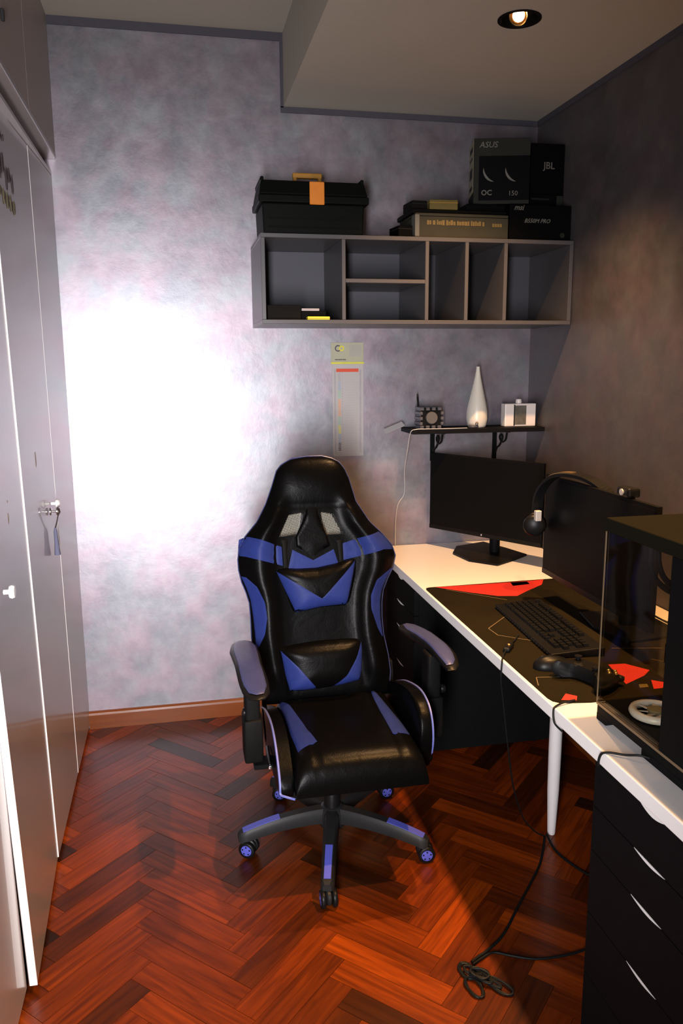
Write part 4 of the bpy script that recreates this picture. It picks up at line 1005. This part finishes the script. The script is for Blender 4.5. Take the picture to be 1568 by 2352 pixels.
HOLR = [(-0.010, 0.609), (0.036, 0.599), (0.066, 0.54), (0.063, 0.53), (0.007, 0.53), (-0.007, 0.564)]
bk_ = obj('backrest', back_mesh(), M['leather'], ch, True, 60)
cut = []
for h in (HOLL, HOLR):
    bm = new(); A = [bm.verts.new(bp(u, v, 0.12)-Vector((HX, HY, 0))) for u, v in h]; B_ = [bm.verts.new(bp(u, v, -0.12)-Vector((HX, HY, 0))) for u, v in h]
    n = len(h); bm.faces.new(A); bm.faces.new(B_[::-1])
    for i in range(n): bm.faces.new((A[i], B_[i], B_[(i+1) % n], A[(i+1) % n]))
    bmesh.ops.recalc_face_normals(bm, faces=bm.faces[:]); me = bpy.data.meshes.new('cut'); bm.to_mesh(me); bm.free()
    co = bpy.data.objects.new('cut', me); C.objects.link(co); co.location = (HX, HY, 0)
    md = bk_.modifiers.new('b', 'BOOLEAN'); md.operation = 'DIFFERENCE'; md.object = co; md.solver = 'EXACT'; cut.append(co)
bpy.context.view_layer.update()
dg = bpy.context.evaluated_depsgraph_get(); nm_ = bpy.data.meshes.new_from_object(bk_.evaluated_get(dg))
bk_.modifiers.clear(); bk_.data = nm_; nm_.name = 'backrest'
for c_ in cut: bpy.data.objects.remove(c_, do_unlink=True)
# grey mesh in the two openings, and their dark rims
def lattice(poly, name):
    us = [p[0] for p in poly]; vv = [p[1] for p in poly]; bm = new()
    def seg_clip(p, d):
        ts = []
        n = len(poly)
        for i in range(n):
            a, b = poly[i], poly[(i+1) % n]; ex, ey = b[0]-a[0], b[1]-a[1]; den = d[0]*ey-d[1]*ex
            if abs(den) < 1e-12: continue
            t = ((a[0]-p[0])*ey-(a[1]-p[1])*ex)/den; s = ((a[0]-p[0])*d[1]-(a[1]-p[1])*d[0])/den
            if 0 <= s <= 1: ts.append(t)
        return (min(ts), max(ts)) if len(ts) >= 2 else None
    cu_, cv_ = sum(us)/len(us), sum(vv)/len(vv)
    for ang in (12, 100):
        d = (math.cos(math.radians(ang)), math.sin(math.radians(ang))); nn = (-d[1], d[0])
        for k in range(-14, 15):
            p = (cu_+nn[0]*k*0.0052, cv_+nn[1]*k*0.0052); r = seg_clip(p, d)
            if r and r[1]-r[0] > 0.002:
                a = bp(p[0]+d[0]*r[0], p[1]+d[1]*r[0], -0.012); b = bp(p[0]+d[0]*r[1], p[1]+d[1]*r[1], -0.012)
                add_tube(bm, [a, b], 0.0010, 4, caps=False)
    o = obj('mesh_insert', bm, M['meshm'], ch); o['kind'] = 'stuff'; o['label'] = 'grey see-through mesh in the backrest opening'
lattice(HOLL, 'l'); lattice(HOLR, 'r')

def resample(pl, n):
    P = [Vector((*p, 0)) for p in pl]; ds = [0]
    for a, b in zip(P, P[1:]): ds.append(ds[-1]+(b-a).length)
    out = []
    for i in range(n+1):
        t = ds[-1]*i/n; k = 0
        while k < len(ds)-2 and ds[k+1] < t: k += 1
        q = (t-ds[k])/(ds[k+1]-ds[k]) if ds[k+1] > ds[k] else 0; out.append(P[k].lerp(P[k+1], q))
    return out
def patch(name, top, bot, surf, m, n=24, rows=8, lift=0.0016, parent=None, keep=False):
    """leather panel lying on surf(u, v, off) between two polylines"""
    A, B = resample(top, n), resample(bot, n); bm = new(); up, dn = [], []
    for r in range(rows+1):
        t = r/rows; ru, rd = [], []
        for i in range(n+1):
            p = A[i].lerp(B[i], t); edge = (r in (0, rows)) or (i in (0, n))
            ru.append(bm.verts.new(surf(p.x, p.y, lift*(0.4 if edge else 1)))); rd.append(bm.verts.new(surf(p.x, p.y, -0.003)))
        up.append(ru); dn.append(rd)
    for r in range(rows):
        for i in range(n):
            bm.faces.new((up[r][i], up[r][i+1], up[r+1][i+1], up[r+1][i])); bm.faces.new((dn[r][i], dn[r+1][i], dn[r+1][i+1], dn[r][i+1]))
    for r in range(rows):
        for q in (0, n): bm.faces.new((up[r][q], up[r+1][q], dn[r+1][q], dn[r][q]))
    for i in range(n):
        for q in (0, rows): bm.faces.new((up[q][i], up[q][i+1], dn[q][i+1], dn[q][i]))
    return obj(name, bm, m, parent or ch, True, 70)
sb = lambda u, v, off: bp(u, v, Ff(u, v)+off)
blab = 'blue leather panel'
for nm, a, b in (
    ('shoulder_panel', [(-0.279, 0.528), (-0.252, 0.537), (-0.211, 0.526), (-0.143, 0.498)], [(-0.285, 0.476), (-0.26, 0.472), (-0.211, 0.458), (-0.142, 0.436)]),
    ('shoulder_panel', [(0.062, 0.500), (0.124, 0.517), (0.19, 0.533), (0.210, 0.518)], [(0.062, 0.444), (0.127, 0.456), (0.198, 0.473), (0.243, 0.470)]),
    ('chest_panel', [(-0.108, 0.487), (-0.04, 0.449), (0.03, 0.482)], [(-0.124, 0.425), (-0.041, 0.418), (0.043, 0.436)]),
    ('side_panel', [(-0.278, 0.408), (-0.263, 0.37), (-0.251, 0.33), (-0.245, 0.276), (-0.242, 0.226), (-0.240, 0.167)], [(-0.263, 0.405), (-0.23, 0.373), (-0.208, 0.322), (-0.203, 0.273), (-0.212, 0.219), (-0.236, 0.167)]),
    ('side_panel', [(0.230, 0.408), (0.167, 0.373), (0.144, 0.324), (0.143, 0.279), (0.167, 0.211), (0.184, 0.180)], [(0.236, 0.408), (0.208, 0.370), (0.190, 0.331), (0.184, 0.296), (0.183, 0.24), (0.188, 0.180)])):
    o = patch(nm, a, b, sb, M['blue']); o['label'] = blab
# black straps either side of the chest panel
for a, b in (([(-0.143, 0.520), (-0.126, 0.520)], [(-0.140, 0.430), (-0.125, 0.430)]), ([(0.040, 0.510), (0.058, 0.512)], [(0.046, 0.436), (0.060, 0.440)])):
    patch('strap', a, b, sb, M['blackm'], n=4, rows=8, lift=0.004)
patch('neck_panel', [(-0.096, 0.528), (-0.060, 0.60), (-0.056, 0.622), (-0.020, 0.622), (-0.018, 0.60), (0.010, 0.524)], [(-0.095, 0.497), (-0.060, 0.475), (-0.045, 0.464), (-0.035, 0.464), (-0.02, 0.475), (0.018, 0.494)], sb, M['leather'], n=20, rows=6, lift=0.007)
# piping around the shell edge
pp = [bp(u+0.001, v, 0.004) for u, v in Lc[1:]]+[bp(u-0.001, v, 0.004) for u, v in Rc[::-1][:-1]]
o = obj('piping', tube(pp, 0.0028, 6), M['armblue'], ch, True); o['label'] = 'grey blue piping round the backrest'

# cushions strapped to the backrest
class Cushion:
    def __init__(s, poly, base, H, Hb):
        s.poly = poly; s.base = base; s.H = H; s.Hb = Hb; s.c = (sum(p[0] for p in poly)/len(poly), sum(p[1] for p in poly)/len(poly))
    def rad(s, a):
        d = (math.cos(a), math.sin(a)); best = 1e9; n = len(s.poly)
        for i in range(n):
            p, q = s.poly[i], s.poly[(i+1) % n]; ex, ey = q[0]-p[0], q[1]-p[1]; den = d[0]*ey-d[1]*ex
            if abs(den) < 1e-12: continue
            px, py = p[0]-s.c[0], p[1]-s.c[1]; t = (px*ey-py*ex)/den; w_ = (px*d[1]-py*d[0])/den
            if t > 0 and -1e-9 <= w_ <= 1+1e-9: best = min(best, t)
        return best
    def h(s, u, v):
        du, dv = u-s.c[0], v-s.c[1]; r = math.hypot(du, dv)
        if r < 1e-9: return s.H
        q = min(1, r/s.rad(math.atan2(dv, du))); return s.H*(1-q**3.2)**0.55
    def build(s, name, m, put, n=72, k=14, parent=None):
        bm = new(); rings = []; 
        def ringk(q, sign):
            out = []
            for i in range(n):
                a = 2*PI*i/n; r = s.rad(a)*q; hh = (1-q**3.2)**0.55 if q < 1 else 0
                out.append(bm.verts.new(put(s.c[0]+r*math.cos(a), s.c[1]+r*math.sin(a), s.base+(s.H*hh if sign > 0 else -s.Hb*hh))))
            return out
        qs = [math.sin(PI/2*i/k) for i in range(1, k+1)]
        ctr = bm.verts.new(put(s.c[0], s.c[1], s.base+s.H)); cb = bm.verts.new(put(s.c[0], s.c[1], s.base-s.Hb))
        up = [ringk(q, 1) for q in qs]; dn = [ringk(q, -1) for q in qs[:-1]]
        for i in range(n): j = (i+1) % n; bm.faces.new((ctr, up[0][i], up[0][j])); bm.faces.new((cb, dn[0][j], dn[0][i]))
        for a, b in zip(up, up[1:]):
            for i in range(n): j = (i+1) % n; bm.faces.new((a[i], b[i], b[j], a[j]))
        dn.append(up[-1])
        for a, b in zip(dn, dn[1:]):
            for i in range(n): j = (i+1) % n; bm.faces.new((a[i], a[j], b[j], b[i]))
        return obj(name, bm, m, parent or ch, True, 70)
def smooth_poly(poly, k=4, tens=1):
    P = poly; n = len(P); out = []
    for i in range(n):
        a, b, c, d = [Vector((*P[(i+q-1) % n], 0)) for q in range(4)]
        for j in range(k):
            t = j/k; p = 0.5*((2*b)+(c-a)*t+(2*a-5*b+4*c-d)*t*t+(3*b-a-3*c+d)*t**3); out.append((p.x, p.y))
    return out
c1 = Cushion([(-0.172, 0.424), (-0.13, 0.428), (-0.096, 0.424), (-0.03, 0.424), (0.034, 0.434), (0.08, 0.447), (0.104, 0.449), (0.100, 0.40), (0.088, 0.352), (0.076, 0.31), (0.062, 0.294), (0.02, 0.294), (-0.023, 0.293), (-0.07, 0.285), (-0.108, 0.280), (-0.118, 0.29), (-0.139, 0.351), (-0.155, 0.39)], 0.034, 0.040, 0.012)
q1 = c1.build('head_cushion', M['leather'], bp); q1['label'] = 'upper cushion, black over a blue V'
s1 = lambda u, v, off: bp(u, v, c1.base+c1.h(u, v)+off)
o = patch('blue_v_panel', [(-0.166, 0.420), (-0.022, 0.324), (0.100, 0.444)], [(-0.108, 0.283), (-0.023, 0.296), (0.063, 0.300)], s1, M['blue'], n=30, rows=12, parent=q1)
c2 = Cushion([(-0.171, 0.167), (-0.12, 0.176), (-0.068, 0.181), (-0.02, 0.183), (0.032, 0.183), (0.08, 0.182), (0.108, 0.177), (0.111, 0.145), (0.108, 0.113), (0.105, 0.075), (0.098, 0.045), (0.04, 0.033), (-0.036, 0.027), (-0.10, 0.024), (-0.140, 0.027), (-0.150, 0.06), (-0.157, 0.106)], 0.036, 0.050, 0.014)
q2 = c2.build('lumbar_cushion', M['leather'], bp); q2['label'] = 'lower cushion, black with two blue corners'
s2 = lambda u, v, off: bp(u, v, c2.base+c2.h(u, v)+off)
patch('blue_corner_panel', [(-0.165, 0.163), (-0.111, 0.108), (-0.050, 0.030)], [(-0.163, 0.158), (-0.150, 0.075), (-0.139, 0.030)], s2, M['blue'], n=16, rows=10, parent=q2)
patch('blue_corner_panel', [(0.104, 0.172), (0.084, 0.125), (0.046, 0.069), (0.000, 0.032)], [(0.107, 0.165), (0.106, 0.11), (0.103, 0.07), (0.094, 0.045)], s2, M['blue'], n=16, rows=10, parent=q2)

# seat
SXa, SXb, SYa, SYb, SZb = 0.702, 1.084, -1.345, -0.84, 0.352
def seat_z(x, y):
    sx = (2*x-SXa-SXb)/(SXb-SXa); sy = (2*y-SYa-SYb)/(SYb-SYa); sx = max(-1, min(1, sx)); sy = max(-1, min(1, sy))
    g = (1-abs(sx)**10)**0.35*(1-abs(sy)**(9 if sy < 0 else 14))**0.5
    dome = 0.010*(1-sx*sx)*(1-0.5*abs(sy)); dip = -0.010*math.exp(-((sx)/0.5)**2-((sy-0.3)/0.5)**2)
    seam = -0.004*math.exp(-((abs(sx)-0.66)/0.02)**2)
    return SZb+0.012+g*(0.088+dome+dip+seam)
bm = new(); NX, NY = 44, 52; top, bot = [], []
for i in range(NX+1):
    x = (SXa+SXb)/2+math.sin(PI/2*(2*i/NX-1))*(SXb-SXa)/2; rt_, rb_ = [], []
    for j in range(NY+1):
        y = (SYa+SYb)/2+math.sin(PI/2*(2*j/NY-1))*(SYb-SYa)/2
        rt_.append(bm.verts.new((x, y, seat_z(x, y)))); rb_.append(bm.verts.new((x, y, SZb)))
    top.append(rt_); bot.append(rb_)
for i in range(NX):
    for j in range(NY):
        bm.faces.new((top[i][j], top[i+1][j], top[i+1][j+1], top[i][j+1])); bm.faces.new((bot[i][j], bot[i][j+1], bot[i+1][j+1], bot[i+1][j]))
for i in range(NX):
    for q in (0, NY): bm.faces.new((top[i][q], top[i+1][q], bot[i+1][q], bot[i][q]))
for j in range(NY):
    for q in (0, NX): bm.faces.new((top[q][j], top[q][j+1], bot[q][j+1], bot[q][j]))
obj('seat', bm, M['leather'], ch, True, 60)
ssf = lambda x, y, off: Vector((x, y, seat_z(x, y)+off))
o = patch('seat_panel', [(0.716, -0.880), (0.740, -0.944), (0.758, -1.08), (0.782, -1.225)], [(0.712, -0.885), (0.716, -1.0), (0.717, -1.12), (0.722, -1.250)], ssf, M['blue'], n=18, rows=5); o['label'] = blab
o = patch('seat_panel', [(1.030, -0.868), (1.040, -0.95), (1.052, -1.07), (1.072, -1.215)], [(1.024, -0.872), (1.018, -0.95), (1.012, -1.06), (1.010, -1.222)], ssf, M['blue'], n=18, rows=5); o['label'] = blab
# raised side wings with piping
def wing(x0, x1, prof, pipe_x, plabel):
    poly = smooth_poly(prof, 3); bm = prism(poly, 'X', x0, x1, bev=0.0)
    es = [e for e in bm.edges if abs(e.verts[0].co.x-e.verts[1].co.x) < 1e-6]
    bmesh.ops.bevel(bm, geom=es, offset=0.009, segments=3, affect='EDGES', profile=0.5)
    o = obj('seat_wing', bm, M['leather'], ch, True, 60)
    return o
LW = [(-0.80, 0.31), (-0.80, 0.385), (-0.90, 0.425), (-1.02, 0.458), (-1.12, 0.470), (-1.20, 0.455), (-1.265, 0.415), (-1.30, 0.375), (-1.305, 0.350), (-1.28, 0.330), (-1.1, 0.315)]
RW = [(-0.76, 0.31), (-0.77, 0.42), (-0.88, 0.472), (-0.98, 0.512), (-1.12, 0.545), (-1.205, 0.538), (-1.25, 0.50), (-1.262, 0.44), (-1.245, 0.38), (-1.21, 0.335), (-1.0, 0.315)]
wing(0.662, 0.7015, LW, 0.664, ''); wing(1.0845, 1.124, RW, 1.122, '')
o = obj('piping', tube(spline([(0.6625, y, z) for y, z in LW[1:9]]+[(0.675, -1.318, 0.348), (0.700, -1.332, 0.345)], 5), 0.0035, 6), M['piping'], ch, True); o['label'] = 'bright blue piping of the seat side'
o = obj('piping', tube(spline([(1.1225, y, z) for y, z in RW[1:9]], 5), 0.0030, 6), M['piping'], ch, True); o['label'] = 'bright blue piping of the seat side'
# hinge brackets joining seat and back
for x in (0.668, 1.108):
    obj('recline_bracket', prism([(-0.95, 0.325), (-0.90, 0.32), (-0.82, 0.40), (-0.81, 0.53), (-0.84, 0.53), (-0.86, 0.43), (-0.95, 0.36)], 'X', x-0.006, x+0.006, bev=0.002, seg=1), M['blackm'], ch)
o = obj('recline_lever', tube([(0.655, -1.04, 0.36), (0.648, -1.16, 0.372), (0.647, -1.19, 0.376)], 0.006, 10), M['blackp'], ch, True)
o = obj('lever_tip', lathe([(0.0, -0.007), (0.006, -0.005), (0.007, 0.0), (0.006, 0.005), (0.0, 0.007)], (0.647, -1.198, 0.377), axis='Y', n=12), M['chrome'], ch, True)

# armrests
def armrest(out_, z, px, ysup, sgn):
    poly = out_; c = Cushion(poly, z, 0.012, 0.020)
    drop = lambda y: -0.022*sm(-1.08, -1.26, y) - 0.004*sm(-1.0, -0.85, y)
    put = lambda x, y, o_: Vector((x, y, o_+(-0.022*sm(1.06, 1.27, -y))-(-0.0)))
    pad = c.build('arm_pad', M['blackp'], put, n=56, k=10)
    cx0, cy0 = c.c; inner = Cushion([(cx0+(x-cx0)*0.80, cy0+(y-cy0)*0.92) for x, y in poly], z+0.0085, 0.0075, 0.003)
    o = inner.build('arm_cushion', M['armblue'], put, n=56, k=10, parent=pad); o['label'] = 'grey blue arm cushion'
    bm = new(); add_box(bm, (px-0.022, ysup-0.035, 0.372), (px+0.022, ysup+0.035, z-0.012), bev=0.008, seg=2); obj('arm_post', bm, M['blackm'], ch, True)
    bm = new(); add_box(bm, (px-0.028, ysup-0.045, 0.365), (px+0.028, ysup+0.045, 0.50), bev=0.006, seg=2); obj('arm_sleeve', bm, M['blackm'], ch, True)
    bm = new(); add_box(bm, (min(px, px+sgn*0.14), ysup-0.03, 0.335), (max(px, px+sgn*0.14), ysup+0.03, 0.3495), bev=0.002); obj('arm_bracket', bm, M['blackm'], ch)
    obj('arm_knob', lathe([(0.0, 0), (0.012, 0.0), (0.014, 0.004), (0.012, 0.014), (0.0, 0.015)], (px-sgn*0.028 if sgn > 0 else px+0.028, ysup-0.01, 0.515), axis='X', n=12), M['blackp'], ch, True)
armL = [(0.553, -0.961), (0.562, -0.895), (0.579, -0.868), (0.613, -0.864), (0.634, -0.885), (0.643, -0.925), (0.645, -1.0), (0.643, -1.084), (0.648, -1.16), (0.650, -1.23), (0.640, -1.275), (0.616, -1.290), (0.585, -1.280), (0.571, -1.24), (0.564, -1.18), (0.560, -1.067)]
armR = [(1.128, -0.855), (1.138, -0.828), (1.160, -0.820), (1.182, -0.835), (1.205, -0.88), (1.225, -0.945), (1.238, -1.047), (1.240, -1.13), (1.228, -1.185), (1.205, -1.212), (1.183, -1.208), (1.172, -1.17), (1.172, -1.101), (1.168, -1.02), (1.155, -0.95), (1.137, -0.89)]
armrest(armL, 0.650, 0.606, -1.10, 1); armrest(armR, 0.650, 1.180, -1.06, -1)

# underframe, gas lift, five-leg base, castors
bm = new(); add_box(bm, (HX-0.10, HY-0.11, 0.300), (HX+0.12, HY+0.12, 0.351), bev=0.006); obj('mechanism', bm, M['blackm'], ch)
obj('tilt_knob', lathe([(0.0, 0), (0.022, 0.0), (0.024, -0.006), (0.024, -0.035), (0.018, -0.045), (0.0, -0.046)], (HX+0.01, HY-0.11, 0.315), axis='Y', n=18), M['blackp'], ch, True)
obj('gas_lift', lathe([(0.0, 0.085), (0.026, 0.085), (0.026, 0.20), (0.022, 0.205), (0.022, 0.25), (0.016, 0.252), (0.016, 0.301), (0.0, 0.301)], (HX, HY, 0), n=24), M['blackp'], ch, True)
obj('hub', lathe([(0.0, 0.062), (0.040, 0.062), (0.046, 0.075), (0.046, 0.112), (0.036, 0.128), (0.0265, 0.130)], (HX, HY, 0), n=28), M['greyp'], ch, True)
angs5 = [-103.6, -32.0, 45.0, 116.5, 182.5]
cax = [0, 86, 95, 80, 62]     # heading of each castor's axle
for a5, ax, LEN in zip(angs5, cax, (0.318, 0.312, 0.330, 0.340, 0.296)):
    a = math.radians(a5); d = Vector((math.cos(a), math.sin(a), 0)); s = Vector((-d.y, d.x, 0)); c = Vector((HX, HY, 0))
    def leg_ring(bm, r, w_, zt, zb):
        p = c+d*r; vs2 = []
        for u, z in ((-w_, zb), (-w_*0.95, zb+(zt-zb)*0.7), (-w_*0.6, zt), (w_*0.6, zt), (w_*0.95, zb+(zt-zb)*0.7), (w_, zb)):
            q = p+s*u; vs2.append(bm.verts.new((q.x, q.y, z)))
        return vs2
    def zt_(r): return 0.128-0.045*(r/LEN)**2.2
    def wd2(r): return 0.026-0.006*(r/LEN)
    bm = new(); rr = [leg_ring(bm, 0.03+(LEN-0.03)*i/14, wd2(0.03+(LEN-0.03)*i/14), zt_(0.03+(LEN-0.03)*i/14), zt_(0.03+(LEN-0.03)*i/14)-0.046+0.012*i/14) for i in range(15)]
    rr.append(leg_ring(bm, LEN+0.010, 0.012, zt_(LEN)-0.008, zt_(LEN)-0.028))
    for q, t in zip(rr, rr[1:]):
        for i in range(6): bm.faces.new((q[i], q[(i+1) % 6], t[(i+1) % 6], t[i]))
    bm.faces.new(rr[0][::-1]); bm.faces.new(rr[-1])
    lg = obj('leg', bm, M['greyp'], ch, True, 40)
    bm = new(); r2 = []
    for i in range(9):
        r = LEN-0.123+0.118*i/8; p = c+d*r; w_ = wd2(r)*(0.50 if a5 < -100 else 0.62)*(1.0-0.25*(1-i/8) if False else 1.0)
        zt0 = zt_(r)
        r2.append([bm.verts.new((*(p+s*u)[:2], zt0+h)) for u, h in ((-w_, 0.0), (-w_, 0.0018), (w_, 0.0018), (w_, 0.0))])
    for q, t in zip(r2, r2[1:]):
        for i in range(4): bm.faces.new((q[i], q[(i+1) % 4], t[(i+1) % 4], t[i]))
    bm.faces.new(r2[0][::-1]); bm.faces.new(r2[-1])
    o = obj('blue_inlay', bm, M['bluep'], lg); o['label'] = 'blue inlay on top of the leg'
    # castor
    cc = c+d*(LEN-0.012); R3 = Matrix.Rotation(math.radians(ax), 3, 'Z'); WR = 0.027
    off = R3 @ Vector((0, -0.012, 0)) if a5 > -100 else Vector((0, -0.014, 0))
    wc_ = Vector((cc.x+off.x, cc.y+off.y, WR+0.0005))
    yoke = new(); add_lathe(yoke, [(0.0, -0.009), (0.017, -0.009), (0.0235, -0.004), (0.0235, 0.004), (0.017, 0.009), (0.0, 0.009)], (wc_.x, wc_.y, wc_.z+0.004), axis='X', n=20, mat=R3)
    add_tube(yoke, [(cc.x, cc.y, wc_.z+0.010), (cc.x, cc.y, zt_(LEN)-0.030)], 0.008, 10)
    cs = obj('castor', yoke, M['greyp'], ch, True)
    for sd in (-1, 1):
        prof = [(0.014, 0.010*sd), (WR-0.002, 0.0105*sd), (WR, 0.013*sd), (WR, 0.021*sd), (WR-0.003, 0.024*sd), (0.0185, 0.0245*sd), (0.018, 0.022*sd), (0.0, 0.022*sd)]
        wh = obj('wheel', lathe(prof, wc_, axis='X', n=28, mat=R3), M['blackp'], cs, True)
        bm = lathe([(0.0, 0.0221*sd), (0.0175, 0.0221*sd), (0.0172, 0.0240*sd), (0.008, 0.0252*sd), (0.0, 0.0252*sd)], wc_, axis='X', n=28, mat=R3)
        for i in range(5):
            b_ = 2*PI*i/5; ctr = wc_+(R3 @ Vector((0.0249*sd, 0.0115*math.cos(b_), 0.0115*math.sin(b_))))
        wdk = new(); wdk.free()
        # wheel disc is a child of the castor: spokes and holes as dark inlays are modelled in the same disc
        dsk = obj('wheel_disc', bm, M['bluep'], cs, True); dsk['label'] = 'blue wheel disc'
        hb2 = new()
        for i in range(5):
            b_ = 2*PI*i/5+0.3; add_lathe(hb2, [(0.0, 0.0243*sd), (0.0028, 0.0243*sd), (0.0028, 0.0250*sd), (0.0, 0.0250*sd)], wc_+(R3 @ Vector((0, 0.0120*math.cos(b_), 0.0120*math.sin(b_)))), axis='X', n=8, mat=R3)
        obj('disc_holes', hb2, M['blackp'], cs)
